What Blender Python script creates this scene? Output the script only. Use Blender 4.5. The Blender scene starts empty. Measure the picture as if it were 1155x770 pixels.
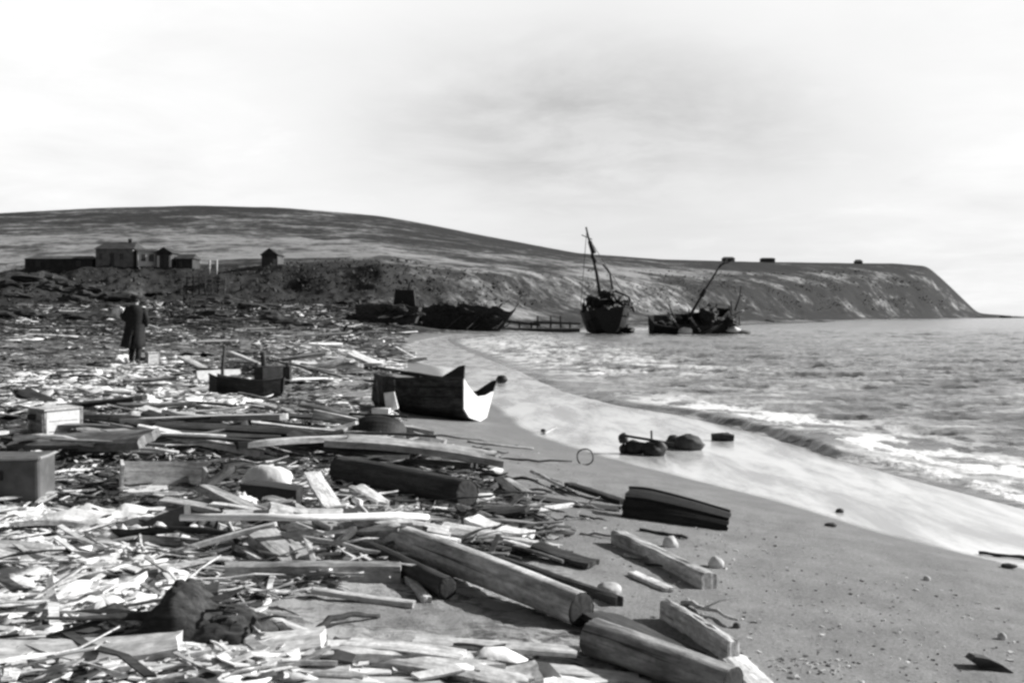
import bpy, bmesh, math, random
import numpy as np
from mathutils import Vector, Matrix, noise as mnoise
from mathutils.bvhtree import BVHTree

R = math.radians
random.seed(7)
RNG = np.random.RandomState(11)
scene = bpy.context.scene
COL = scene.collection

# ------------------------------------------------------------------ camera
F = 1100.0          # focal length in photo pixels (photo is 1155 px wide)
H = 2.0             # eye height above the water
PITCH = math.atan(29.0 / F)
cam_data = bpy.data.cameras.new("camera")
cam_data.sensor_width = 36.0
cam_data.lens = 36.0 * F / 1155.0
cam_data.clip_start = 0.05
cam_data.clip_end = 60000.0
cam = bpy.data.objects.new("camera", cam_data)
COL.objects.link(cam)
cam.location = (0, 0, H)
cam.rotation_euler = (R(90) - PITCH, 0, 0)
scene.camera = cam

# ------------------------------------------------------------------ world and sun
SUN_EL, SUN_AZ = 27.0, 74.0      # azimuth to the right of the viewing direction (+Y)
world = bpy.data.worlds.new("World")
scene.world = world
world.use_nodes = True
wn, wl = world.node_tree.nodes, world.node_tree.links
wn.clear()
w_out = wn.new("ShaderNodeOutputWorld")
w_bg = wn.new("ShaderNodeBackground")
w_bg.inputs["Strength"].default_value = 0.077
sky = wn.new("ShaderNodeTexSky")
sky.sky_type = 'NISHITA'
sky.sun_disc = False
sky.sun_elevation = R(SUN_EL)
sky.sun_rotation = R(SUN_AZ)
sky.air_density = 1.0
sky.dust_density = 2.5
bw = wn.new("ShaderNodeRGBToBW")
wl.new(sky.outputs[0], bw.inputs[0])
tc = wn.new("ShaderNodeTexCoord")
sep = wn.new("ShaderNodeSeparateXYZ")
wl.new(tc.outputs["Generated"], sep.inputs[0])
def wmath(op, a, b=None, c=None):
    x = wn.new("ShaderNodeMath"); x.operation = op
    for i, v in enumerate((a, b, c)):
        if v is None: continue
        if isinstance(v, (int, float)): x.inputs[i].default_value = v
        else: wl.new(v, x.inputs[i])
    return x.outputs[0]
# high thin overcast: noise laid on a plane far overhead (direction / elevation)
zc = wmath('MAXIMUM', sep.outputs[2], 0.0)
adz = wmath('ADD', zc, 0.12)
cmb = wn.new("ShaderNodeCombineXYZ")
wl.new(wmath('DIVIDE', sep.outputs[0], adz), cmb.inputs[0]); wl.new(wmath('DIVIDE', sep.outputs[1], adz), cmb.inputs[1])
def wnoise(scale, det, rough, dist, loc, vec=None):
    mp = wn.new("ShaderNodeMapping"); mp.inputs["Location"].default_value = loc
    wl.new(cmb.outputs[0], mp.inputs[0])
    n = wn.new("ShaderNodeTexNoise"); n.inputs["Scale"].default_value = scale; n.inputs["Detail"].default_value = det
    n.inputs["Roughness"].default_value = rough; n.inputs["Distortion"].default_value = dist
    wl.new(mp.outputs[0], n.inputs["Vector"]); return n.outputs["Fac"]
na = wnoise(0.55, 8, 0.55, 0.4, (3.3, 1.2, 0)); nb = wnoise(1.8, 8, 0.6, 0.3, (7.1, 4.2, 0))
# a broad grey bank ahead and slightly right, about 11 degrees up
gx = wmath('DIVIDE', wmath('SUBTRACT', sep.outputs[0], 0.07), 0.25)
gy = wmath('DIVIDE', wmath('SUBTRACT', sep.outputs[2], 0.19), 0.105)
gr2 = wmath('ADD', wmath('MULTIPLY', gx, gx), wmath('MULTIPLY', gy, gy))
front_only = wmath('GREATER_THAN', sep.outputs[1], 0.0)
bank = wmath('MULTIPLY', wmath('POWER', 2.718, wmath('MULTIPLY', gr2, -1.0)), front_only)
bn = wn.new("ShaderNodeMapRange"); bn.inputs["From Min"].default_value = 0.36; bn.inputs["From Max"].default_value = 0.58
bn.inputs["To Min"].default_value = 0.45; bn.inputs["To Max"].default_value = 1.0
wl.new(nb, bn.inputs[0])
shade = wmath('MULTIPLY', wmath('MULTIPLY', bank, bn.outputs[0]), 0.46)
soft = wmath('ADD', wmath('MULTIPLY', wmath('SUBTRACT', na, 0.5), 0.30), wmath('MULTIPLY', wmath('SUBTRACT', nb, 0.5), 0.34))
lowgrey = wn.new("ShaderNodeMapRange"); lowgrey.inputs["From Min"].default_value = 0.0; lowgrey.inputs["From Max"].default_value = 0.16
lowgrey.inputs["To Min"].default_value = 0.10; lowgrey.inputs["To Max"].default_value = 0.0
wl.new(sep.outputs[2], lowgrey.inputs[0])
fac = wmath('SUBTRACT', wmath('SUBTRACT', wmath('ADD', 1.0, soft), shade), lowgrey.outputs[0])
veil = wn.new("ShaderNodeMapRange"); veil.interpolation_type = 'SMOOTHSTEP'
veil.inputs["From Min"].default_value = 0.34; veil.inputs["From Max"].default_value = 0.62
veil.inputs["To Min"].default_value = 8.9; veil.inputs["To Max"].default_value = 0.3
wl.new(sep.outputs[2], veil.inputs[0])
back_dim = wn.new("ShaderNodeMapRange"); back_dim.interpolation_type = 'SMOOTHSTEP'      # sky dimmed behind the viewer, added to weaken the fill light
back_dim.inputs["From Min"].default_value = -0.45; back_dim.inputs["From Max"].default_value = 0.42
back_dim.inputs["To Min"].default_value = 0.12; back_dim.inputs["To Max"].default_value = 1.0
wl.new(wmath('ADD', wmath('MULTIPLY', sep.outputs[0], 0.5), wmath('MULTIPLY', sep.outputs[1], 0.85)), back_dim.inputs[0])
cloudv = wmath('MULTIPLY', wmath('MULTIPLY', veil.outputs[0], fac), back_dim.outputs[0])
class _o: pass
mx = _o(); mx.outputs = [wmath('MAXIMUM', cloudv, wmath('MULTIPLY', bw.outputs[0], 0.6))]
wl.new(mx.outputs[0], w_bg.inputs["Color"])
wl.new(w_bg.outputs[0], w_out.inputs[0])

sun_data = bpy.data.lights.new("sun", 'SUN')
sun_data.energy = 5.0
sun_data.angle = R(0.6)
sun_data.color = (1.0, 0.995, 0.985)
sun = bpy.data.objects.new("sun", sun_data)
COL.objects.link(sun)
sd = Vector((math.sin(R(SUN_AZ)) * math.cos(R(SUN_EL)), math.cos(R(SUN_AZ)) * math.cos(R(SUN_EL)), math.sin(R(SUN_EL))))
sun.rotation_euler = (-sd).to_track_quat('-Z', 'Y').to_euler()
sun.location = sd * 50

scene.view_settings.view_transform = 'Standard'
scene.view_settings.look = 'None'
scene.view_settings.exposure = 0.55
scene.view_settings.gamma = 1.0
scene.view_settings.use_curve_mapping = False
scene.render.engine = 'CYCLES'
scene.cycles.max_bounces = 5
scene.cycles.diffuse_bounces = 2
scene.cycles.glossy_bounces = 3
scene.cycles.pixel_filter_type = 'BLACKMAN_HARRIS'
scene.cycles.filter_width = 2.7

# ------------------------------------------------------------------ pixel <-> world
CR = Matrix.Rotation(-PITCH, 3, 'X')
EYE = Vector((0, 0, H))
def ray(px, py):
    return (CR @ Vector(((px - 577.5) / F, 1.0, -(py - 385.0) / F))).normalized()
def pix(px, py, depth):
    d = ray(px, py)
    return EYE + d * (depth / d.y)

# ------------------------------------------------------------------ numpy noise
def _hash(ix, iy, seed):
    h = (ix.astype(np.int64) * 374761393 + iy.astype(np.int64) * 668265263 + seed * 1442695041) & 0x7fffffff
    h = ((h ^ (h >> 13)) * 1274126177) & 0x7fffffff
    return ((h ^ (h >> 16)) & 0xffff) / 65535.0
def vnoise(x, y, seed=0):
    x = np.asarray(x, float); y = np.asarray(y, float)
    ix = np.floor(x); iy = np.floor(y)
    fx = x - ix; fy = y - iy
    fx = fx * fx * fx * (fx * (fx * 6 - 15) + 10); fy = fy * fy * fy * (fy * (fy * 6 - 15) + 10)
    a = _hash(ix, iy, seed); b = _hash(ix + 1, iy, seed)
    c = _hash(ix, iy + 1, seed); d = _hash(ix + 1, iy + 1, seed)
    return (a * (1 - fx) + b * fx) * (1 - fy) + (c * (1 - fx) + d * fx) * fy
def fbm(x, y, seed=0, oct=4, rough=0.5):
    s = 0.0; a = 1.0; t = 0.0
    for k in range(oct):
        c, sn = math.cos(0.6 * k), math.sin(0.6 * k)
        s = s + a * vnoise((x * c - y * sn) * 2 ** k, (x * sn + y * c) * 2 ** k, seed + 17 * k)
        t += a; a *= rough
    return s / t
def sstep(a, b, x):
    t = np.clip((x - a) / (b - a), 0, 1)
    return t * t * (3 - 2 * t)

# ------------------------------------------------------------------ object helpers
def set_props(o, label=None, cat=None, group=None, kind=None):
    if label: o["label"] = label
    if cat: o["category"] = cat
    if group: o["group"] = group
    if kind: o["kind"] = kind
    return o
def link_mesh(name, verts, faces, mat=None, parent=None, smooth=False):
    me = bpy.data.meshes.new(name)
    me.from_pydata([tuple(v) for v in verts], [], faces)
    if mat:
        for m in (mat if isinstance(mat, (list, tuple)) else [mat]): me.materials.append(m)
    if smooth: me.shade_smooth()
    me.update()
    o = bpy.data.objects.new(name, me)
    COL.objects.link(o)
    if parent: o.parent = parent
    return o
def grid_mesh(name, X, Y, Z, mat, attrs=None, smooth=True):
    n, m = X.shape
    co = np.stack([X, Y, Z], -1).reshape(-1, 3).astype(np.float32)
    idx = np.arange(n * m).reshape(n, m)
    q = np.stack([idx[:-1, :-1], idx[:-1, 1:], idx[1:, 1:], idx[1:, :-1]], -1).reshape(-1, 4)
    me = bpy.data.meshes.new(name)
    me.vertices.add(n * m); me.vertices.foreach_set("co", co.ravel())
    me.loops.add(q.size); me.loops.foreach_set("vertex_index", q.ravel().astype(np.int32))
    me.polygons.add(len(q)); me.polygons.foreach_set("loop_start", (np.arange(len(q)) * 4).astype(np.int32))
    me.update(calc_edges=True)
    for k, a in (attrs or {}).items():
        at = me.attributes.new(k, 'FLOAT', 'POINT')
        at.data.foreach_set("value", a.ravel().astype(np.float32))
    if smooth: me.shade_smooth()
    me.materials.append(mat)
    o = bpy.data.objects.new(name, me)
    COL.objects.link(o)
    return o
def empty(name, loc=(0, 0, 0), rz=0.0):
    o = bpy.data.objects.new(name, None)
    COL.objects.link(o)
    o.empty_display_size = 0.1
    o.location = loc; o.rotation_euler = (0, 0, rz)
    return o

class MB:
    """collects shapes into one mesh"""
    def __init__(s): s.v = []; s.f = []
    def add(s, vs, fs):
        b = len(s.v); s.v += [tuple(v) for v in vs]; s.f += [tuple(i + b for i in f) for f in fs]; return s
    def box(s, c, size, rot=None, taper=1.0, jit=0.0):
        hx, hy, hz = size[0] / 2, size[1] / 2, size[2] / 2
        M = rot.to_3x3() if rot is not None else Matrix.Identity(3)
        vs = []
        for z in (-1, 1):
            for x, y in ((-1, -1), (1, -1), (1, 1), (-1, 1)):
                k = taper if z > 0 else 1
                vs.append(Vector(c) + M @ Vector((x * hx * k + random.uniform(-jit, jit), y * hy * k + random.uniform(-jit, jit), z * hz + random.uniform(-jit, jit))))
        return s.add(vs, [(3, 2, 1, 0), (4, 5, 6, 7), (0, 1, 5, 4), (1, 2, 6, 5), (2, 3, 7, 6), (3, 0, 4, 7)])
    def bar(s, a, b, w, t, up=(0, 0, 1)):
        a, b = Vector(a), Vector(b)
        d = (b - a); L = d.length; d.normalize()
        upv = Vector(up)
        if abs(d.dot(upv)) > 0.95: upv = Vector((0, 1, 0))
        y = upv.cross(d).normalized(); z = d.cross(y)
        M = Matrix((d, y, z)).transposed()
        return s.box((a + b) / 2, (L, w, t), M)
    def tube(s, pts, rad, n=8, cap=True):
        pts = [Vector(p) for p in pts]
        if not hasattr(rad, '__len__'): rad = [rad] * len(pts)
        vs = []; fs = []
        prev = None
        for i, p in enumerate(pts):
            d = (pts[min(i + 1, len(pts) - 1)] - pts[max(i - 1, 0)]).normalized()
            if prev is None:
                u = Vector((0, 0, 1)) if abs(d.z) < 0.9 else Vector((1, 0, 0))
                a = d.cross(u).normalized()
            else:
                a = (prev - d * prev.dot(d)).normalized()
            prev = a
            b = d.cross(a)
            for k in range(n):
                t = 2 * math.pi * k / n
                vs.append(p + (a * math.cos(t) + b * math.sin(t)) * rad[i])
        for i in range(len(pts) - 1):
            for k in range(n):
                fs.append((i * n + k, i * n + (k + 1) % n, (i + 1) * n + (k + 1) % n, (i + 1) * n + k))
        if cap:
            fs.append(tuple(range(n - 1, -1, -1))); fs.append(tuple((len(pts) - 1) * n + k for k in range(n)))
        return s.add(vs, fs)
    def build(s, name, mat, parent=None, smooth=False):
        return link_mesh(name, s.v, s.f, mat, parent, smooth)

# ------------------------------------------------------------------ materials (all grey: the photograph is black and white)
def g(v): return (v, v, v, 1)
class NT:
    def __init__(s, name):
        s.m = bpy.data.materials.new(name); s.m.use_nodes = True
        s.n = s.m.node_tree.nodes; s.l = s.m.node_tree.links
        s.b = s.n["Principled BSDF"]
    def node(s, t, **kw):
        x = s.n.new(t)
        for k, v in kw.items():
            if k.startswith('_'): setattr(x, k[1:], v)
            else: x.inputs[k.replace('__', ' ')].default_value = v
        return x
    def link(s, a, b): s.l.new(a, b)
    def math(s, op, a, b=None):
        x = s.n.new("ShaderNodeMath"); x.operation = op
        for i, v in enumerate((a, b)):
            if v is None: continue
            if isinstance(v, (int, float)): x.inputs[i].default_value = v
            else: s.l.new(v, x.inputs[i])
        return x.outputs[0]
    def mix(s, f, a, b):
        x = s.n.new("ShaderNodeMix"); x.data_type = 'FLOAT'
        for i, v in ((0, f), (2, a), (3, b)):
            if isinstance(v, (int, float)): x.inputs[i].default_value = v
            else: s.l.new(v, x.inputs[i])
        return x.outputs[0]
    def noise(s, vec, scale, detail=4, rough=0.55, dist=0.0):
        x = s.n.new("ShaderNodeTexNoise"); x.inputs["Scale"].default_value = scale
        x.inputs["Detail"].default_value = detail; x.inputs["Roughness"].default_value = rough
        x.inputs["Distortion"].default_value = dist
        if vec is not None: s.l.new(vec, x.inputs["Vector"])
        return x.outputs["Fac"]
    def ramp(s, v, a, b, lo=0.0, hi=1.0):
        x = s.n.new("ShaderNodeMapRange"); x.interpolation_type = 'SMOOTHSTEP'
        x.inputs["From Min"].default_value = a; x.inputs["From Max"].default_value = b
        x.inputs["To Min"].default_value = lo; x.inputs["To Max"].default_value = hi
        s.l.new(v, x.inputs[0]); return x.outputs[0]
    def attr(s, name):
        x = s.n.new("ShaderNodeAttribute"); x.attribute_name = name; return x.outputs["Fac"]
    def coords(s, kind="Object", scale=(1, 1, 1)):
        t = s.n.new("ShaderNodeTexCoord"); mp = s.n.new("ShaderNodeMapping")
        mp.inputs["Scale"].default_value = scale
        s.l.new(t.outputs[kind], mp.inputs[0]); return mp.outputs[0]
    def bump(s, h, strength=0.3, dist=0.02):
        x = s.n.new("ShaderNodeBump"); x.inputs["Strength"].default_value = strength
        x.inputs["Distance"].default_value = dist
        s.l.new(h, x.inputs["Height"]); s.l.new(x.outputs[0], s.b.inputs["Normal"])
    def color(s, v): s.l.new(v, s.b.inputs["Base Color"])
    def rough(s, v):
        if isinstance(v, (int, float)): s.b.inputs["Roughness"].default_value = v
        else: s.l.new(v, s.b.inputs["Roughness"])

def wood(name, lo, hi, rough=0.8, stain=0.5, grain=1.0):
    t = NT(name)
    oi = t.n.new("ShaderNodeObjectInfo")
    geo = t.coords("Object", (2.0, 26, 26))
    vadd = t.n.new("ShaderNodeVectorMath"); vadd.operation = 'ADD'
    sc = t.n.new("ShaderNodeVectorMath"); sc.operation = 'SCALE'
    t.link(oi.outputs["Location"], sc.inputs[0]); sc.inputs[3].default_value = 3.7
    t.link(geo, vadd.inputs[0]); t.link(sc.outputs[0], vadd.inputs[1])
    gr = t.noise(vadd.outputs[0], 1.0, 5, 0.65, 0.4)
    g2 = t.coords("Object", (3, 6, 6))
    vb = t.n.new("ShaderNodeVectorMath"); vb.operation = 'ADD'
    t.link(g2, vb.inputs[0]); t.link(sc.outputs[0], vb.inputs[1])
    bl = t.ramp(t.noise(vb.outputs[0], 1.0, 4, 0.6), 0.42, 0.66)
    base = t.mix(t.ramp(gr, 0.3, 0.7), lo, hi)
    dark = t.math('MULTIPLY', base, 1 - stain)
    c = t.mix(bl, base, dark)
    sp = t.noise(t.coords("Object", (18, 40, 40)), 1.0, 5, 0.75)
    c = t.math('MULTIPLY', c, t.ramp(sp, 0.25, 0.7, 0.6, 1.2))
    ck = t.noise(t.coords("Object", (1.1, 60, 60)), 1.0, 3, 0.6, 0.5)
    c = t.math('MULTIPLY', c, t.ramp(ck, 0.30, 0.38, 0.25, 1.0))
    rv = t.math('MULTIPLY_ADD', oi.outputs["Random"], 0.5)
    rv.node.inputs[2].default_value = 0.72
    c = t.math('MULTIPLY', c, rv)
    t.color(c); t.rough(rough)
    t.bump(gr, 0.5 * grain, 0.012)
    t.b.inputs["Specular IOR Level"].default_value = 0.3
    return t.m
def plain(name, lo, hi, scale=8, rough=0.8, bump=0.2, bd=0.01, spec=0.3, det=5):
    t = NT(name)
    v = t.coords("Object")
    nz = t.noise(v, scale, det, 0.6)
    t.color(t.mix(t.ramp(nz, 0.3, 0.7), lo, hi)); t.rough(rough)
    if bump: t.bump(nz, bump, bd)
    t.b.inputs["Specular IOR Level"].default_value = spec
    return t.m

M = {}
M['wood_pale'] = wood("wood_pale", 0.56, 0.85, stain=0.35)
M['wood_grey'] = wood("wood_grey", 0.17, 0.40, stain=0.5)
M['wood_mid'] = wood("wood_mid", 0.32, 0.62, stain=0.5)
M['wood_dark'] = wood("wood_dark", 0.028, 0.075, stain=0.5)
M['hull_dark'] = wood("hull_dark", 0.011, 0.032, stain=0.5, rough=0.65)
M['paint_white'] = plain("paint_white", 0.62, 0.82, 14)
M['paint_grey'] = plain("paint_grey", 0.2, 0.3, 10)
M['tarp'] = plain("tarp", 0.03, 0.07, 9, bump=0.6)
M['iron'] = plain("iron", 0.015, 0.04, 12, rough=0.6, bump=0.4)
M['cloth_white'] = plain("cloth_white", 0.6, 0.85, 7, bump=0.5, bd=0.03)
M['drum_grey'] = plain('drum_grey', 0.07, 0.13, 6)
M['boat_side'] = wood('boat_side', 0.02, 0.085, stain=0.7)
M['scow'] = wood('scow_timber', 0.02, 0.09, stain=0.6)
M['stone_dark'] = plain("stone_dark", 0.04, 0.1, 6, bump=0.7)
M['stone_pale'] = plain("stone_pale", 0.35, 0.6, 9, bump=0.7)
M['glass_dark'] = plain("glass_dark", 0.01, 0.02, 5, rough=0.15, bump=0, spec=0.6)
M['coat'] = plain("coat", 0.012, 0.024, 20, rough=0.9, bump=0.3)
M['skin'] = plain("skin", 0.3, 0.36, 20, rough=0.6, bump=0)
M['house_dark'] = plain("house_dark", 0.05, 0.1, 1.5)
M['cottage_wall'] = plain('cottage_wall', 0.16, 0.28, 1.5)
M['roof_dark'] = plain("roof_dark", 0.03, 0.06, 1.5)
M['foam_white'] = plain("foam_white", 0.75, 0.85, 20, rough=0.6, bump=0.8)

# ------------------------------------------------------------------ shoreline curves (world metres, x as a function of y)
def curve(pts, z):
    out = []
    for px, py in pts:
        d = ray(px, py); t = (z - H) / d.z; p = EYE + d * t
        out.append((p.y, p.x))
    out.sort(); return np.array(out)
WET = curve([(1155, 640), (1000, 602), (870, 562), (700, 521), (600, 490), (555, 462), (505, 428), (462, 405), (448, 394), (470, 384)], 0.12)
EDGE = curve([(1155, 572), (1050, 545), (960, 520), (880, 494), (780, 470), (700, 457), (640, 442), (590, 420), (545, 402), (515, 390), (505, 383)], 0.0)
WET = np.vstack([[-30, WET[0, 1] + 9.0], [0, WET[0, 1] + 2.2], [4, WET[0, 1] + 1.1], WET, [95, -6.0], [112, 4.0], [150, 20], [400, 130]])
EDGE = np.vstack([[-30, EDGE[0, 1] + 9.5], [0, EDGE[0, 1] + 2.3], [5, EDGE[0, 1] + 1.1], EDGE, [100, -2.0], [112, 8.0], [150, 26], [400, 140]])
def xw(y): return np.interp(y, WET[:, 0], WET[:, 1])
def xs(y): return np.maximum(np.interp(y, EDGE[:, 0], EDGE[:, 1]), xw(y) + 0.3)
# edge between littered ground and clean sand
LIT = curve([(1000, 800), (760, 705), (650, 615), (560, 545), (455, 490), (420, 440), (425, 400), (440, 388)], 0.55)
LIT = np.vstack([[-5, 2.5], LIT, [75, -9.5], [95, -10], [200, 0]])
def xl(y): return np.interp(y, LIT[:, 0], LIT[:, 1])
PATCH = pix(455, 700, 4.6)
def bump_at(x, y, cx, cy, rx, ry): return np.exp(-((x - cx) / rx) ** 2 - ((y - cy) / ry) ** 2)
def beach_z(x, y, detail=True):
    x = np.asarray(x, float); y = np.asarray(y, float)
    w = xs(y) - xw(y)
    t = (xs(y) - x) / w
    d = np.maximum(xw(y) - x, 0)
    d = d / np.sqrt(1 + 0.04 * np.clip(y - 20, 0, 60))
    up = 0.12 + 0.48 * (1 - np.exp(-d / 4.0)) + 0.022 * np.minimum(d, 30)
    low = np.where(t >= 0, 0.12 * np.clip(t, 0, 1) ** 1.0, np.maximum(0.35 * t * 0.25, -1.2))
    z = np.where(x < xw(y), up, low)
    lit = litter(x, y)
    z = z + lit * 0.05 * (fbm(x * 0.55, y * 0.4, 5, 3) - 0.3) * np.clip(y / 6, 0.4, 3)
    for (hx, hy, rx, ry, hh) in HEAPS: z = z + hh * bump_at(x, y, hx, hy, rx, ry)
    return z
def _heap(px, py, w, d, h):
    q = ray(px, py); t_ = (0.6 - H) / q.z; p_ = EYE + q * t_; return (p_.x, p_.y, w, d, h)
HEAPS = [_heap(385, 400, 3.0, 2.2, .35), _heap(300, 418, 1.6, 1.2, .18), _heap(350, 388, 3.5, 3, .4), _heap(240, 500, 1.2, .7, .10), _heap(440, 505, .5, .5, .10),
         _heap(300, 600, .5, .3, .07), _heap(60, 400, 4, 2, .25), _heap(330, 375, 5, 4, .4), _heap(120, 375, 6, 3, .3), _heap(420, 570, .5, .3, .06)]
def litter(x, y):
    e = xl(y) + 0.5 * (fbm(x * 0.6 + 9, y * 0.6, 8, 3) - 0.5) * np.clip(y / 5, 0.8, 4)
    l = sstep(0.0, 0.5, (e - x) / np.clip(y / 6, 0.8, 5))
    l = l * (1 - 0.9 * bump_at(x, y, PATCH.x, PATCH.y, 0.75, 0.34))
    return l
def gz(x, y): return float(beach_z(x, y))

# ------------------------------------------------------------------ beach
def polar(a0, a1, na, radii):
    a = np.radians(np.linspace(a0, a1, na)); r = np.asarray(radii)
    A, Rr = np.meshgrid(a, r)
    return Rr * np.sin(A), Rr * np.cos(A)
BX, BY = polar(-80, 80, 760, np.geomspace(0.8, 175, 460))
BZ = beach_z(BX, BY)
LITT = litter(BX, BY)
rr = np.hypot(BX, BY)
dw = xw(BY) - BX
wob = 0.25 * (fbm(BX * 0.7, BY * 0.5, 31, 3) - 0.5) * np.clip(BY / 10, 1, 4)
WETM = sstep(-0.05, 0.12, -(dw + wob) / np.clip(BY / 10, 0.6, 4))
DAMP = sstep(1.6, 0.0, dw / np.clip(BY / 12, 0.7, 4))
# pebbles, footprints, lumps
dry = 1 - WETM
fine = (fbm(BX * 9, BY * 9, 3, 4, 0.6) - 0.5)
mid = (fbm(BX * 2.2, BY * 2.2, 4, 4) - 0.5)
BZ = BZ + dry * (0.012 * fine + 0.025 * mid) * (1 - 0.6 * DAMP)
BZ = BZ + LITT * dry * (0.035 * fine + 0.05 * mid) * np.clip(rr / 6, 0.6, 2.5)
clump = fbm(BX * 1.3, BY * 1.0, 77, 5, 0.6)
lo_l = bump_at(BX, BY, -2.0, 3.7, 2.2, 2.0)
t = NT("beach_sand")
wv, dv, lv, cv = t.attr("wet"), t.attr("damp"), t.attr("litter"), t.attr("pale")
pos = t.coords("Object")
s1 = t.noise(pos, 3.0, 6, 0.6); s2 = t.noise(pos, 60, 5, 0.7); s3 = t.noise(pos, 0.6, 4, 0.5)
sand = t.mix(t.ramp(s1, 0.3, 0.7), 0.21, 0.27)
sand = t.mix(t.ramp(s2, 0.25, 0.75), t.math('MULTIPLY', sand, 0.72), t.math('MULTIPLY', sand, 1.25))
pebd = t.ramp(t.noise(pos, 16, 3, 0.5), 0.67, 0.73)
sand = t.mix(pebd, sand, 0.06)
pebl = t.ramp(t.noise(t.coords("Object", (1, 1, 1.7)), 23, 3, 0.5), 0.70, 0.75)
sand = t.mix(pebl, sand, 0.42)
sand = t.mix(t.math('MULTIPLY', dv, 0.45), sand, 0.075)
# littered ground: dark wrack and earth with pale chips
v2 = t.coords("Object", (1, 1.3, 1))
l1 = t.noise(v2, 5.0, 8, 0.72, 0.6); l2 = t.noise(t.coords("Object", (5, 14, 8)), 1.6, 6, 0.7, 0.3)
lt = t.mix(t.ramp(l1, 0.42, 0.58), 0.025, 0.2)
chips = t.ramp(l2, 0.54, 0.60)
lt = t.mix(cv, lt, t.mix(t.ramp(l1, 0.42, 0.53), 0.10, 0.62))
lt = t.mix(t.math('MULTIPLY', chips, t.math('ADD', cv, 0.35)), lt, 0.55)
sand = t.mix(lv, sand, lt)
film_sheen = t.ramp(t.noise(t.coords("Object", (1.6, 0.4, 1)), 1.0, 8, 0.68, 0.3), 0.35, 0.62, 0.3, 0.72)  # foam streaks, with the sky's sheen painted into the wet sand colour
earth = t.mix(t.ramp(t.noise(t.coords('Object', (1, 0.5, 1)), 1.3, 7, 0.7), 0.5, 0.62), 0.035, 0.30)
sand = t.mix(t.attr('earth'), sand, earth)
col = t.mix(wv, sand, film_sheen)
t.color(col)
t.rough(t.mix(wv, t.mix(dv, 0.95, 0.55), 0.16))
t.b.inputs["IOR"].default_value = 1.5
t.link(t.math('MULTIPLY', t.math('ADD', dv, wv), 0.45), t.b.inputs["Specular IOR Level"])
bmpn = t.math('MULTIPLY', t.math('ADD', s2, t.math('MULTIPLY', l1, t.math('MULTIPLY', lv, 2.0))), t.math('SUBTRACT', 1.0, t.math('MULTIPLY', wv, 0.97)))
t.bump(bmpn, 0.5, 0.02)
M['beach'] = t.m
beach = grid_mesh("beach", BX, BY, BZ, M['beach'], {"wet": WETM, "damp": DAMP, "litter": LITT, "earth": sstep(26, 48, BY) * sstep(0.8, 3.5, dw), "pale": np.clip(lo_l * 1.0 + 0.9 * (clump - 0.45), 0, 1)})
beach["kind"] = "structure"

# ------------------------------------------------------------------ hills, bluff and headland: stations (depth, photo row) per photo column
ST = {
 -1500: [(60, 392), (85, 362), (115, 335), (150, 300), (210, 288), (350, 270), (750, 262), (900, 300)],
 -500: [(60, 392), (85, 362), (110, 338), (145, 303), (205, 289), (350, 264), (750, 250), (900, 290)],
 0:   [(60, 392), (80, 365), (110, 338), (143, 305), (200, 290), (350, 262), (750, 240), (900, 280)],
 110: [(60, 392), (80, 366), (112, 336), (148, 301), (200, 288), (350, 262), (750, 234), (900, 280)],
 220: [(60, 392), (82, 366), (112, 336), (148, 301), (200, 288), (350, 262), (750, 231), (900, 280)],
 320: [(65, 392), (88, 366), (112, 336), (142, 301), (195, 289), (350, 265), (750, 233.5), (900, 280)],
 430: [(72, 388), (96, 366), (112, 334), (130, 297), (190, 289), (350, 269), (750, 243), (900, 280)],
 480: [(85, 386), (110, 366), (124, 340), (142, 303), (200, 293), (350, 275), (750, 252), (900, 290)],
 560: [(100, 383), (126, 365), (144, 345), (162, 308), (230, 298), (380, 284), (750, 268), (900, 300)],
 650: [(118, 379), (150, 364.5), (180, 348), (212, 316), (280, 304), (430, 295), (750, 285), (900, 300)],
 750: [(180, 369), (225, 362.2), (262, 350), (300, 323), (360, 312), (500, 301), (750, 292.5), (900, 305)],
 850: [(300, 364), (335, 361), (366, 350), (400, 327), (450, 315), (560, 304), (750, 295), (900, 305)],
 950: [(430, 362), (475, 359.8), (505, 350), (540, 331), (580, 318), (640, 306), (780, 296.5), (930, 305)],
 1010: [(560, 361), (600, 359), (625, 350), (655, 333), (685, 318), (720, 306), (800, 297), (930, 305)],
 1045: [(620, 361), (660, 358.8), (675, 350), (700, 337), (725, 322), (755, 309), (805, 300), (930, 310)],
 1060: [(660, 361), (700, 358.6), (715, 353), (735, 343), (755, 332), (780, 321), (815, 312), (930, 330)],
 1080: [(700, 361), (745, 358.4), (760, 355), (775, 350), (790, 345), (810, 338), (835, 331), (930, 345)],
 1103: [(760, 361), (800, 358.2), (812, 357), (824, 356), (836, 355), (848, 354), (860, 353), (960, 359)],
 1135: [(800, 361), (840, 358.1), (850, 357.6), (858, 357), (864, 356.6), (870, 356.2), (880, 355.6), (960, 359)],
 1175: [(830, 361), (870, 359), (875, 359), (880, 359), (884, 359), (888, 359), (890, 359), (960, 362)],
}
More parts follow.
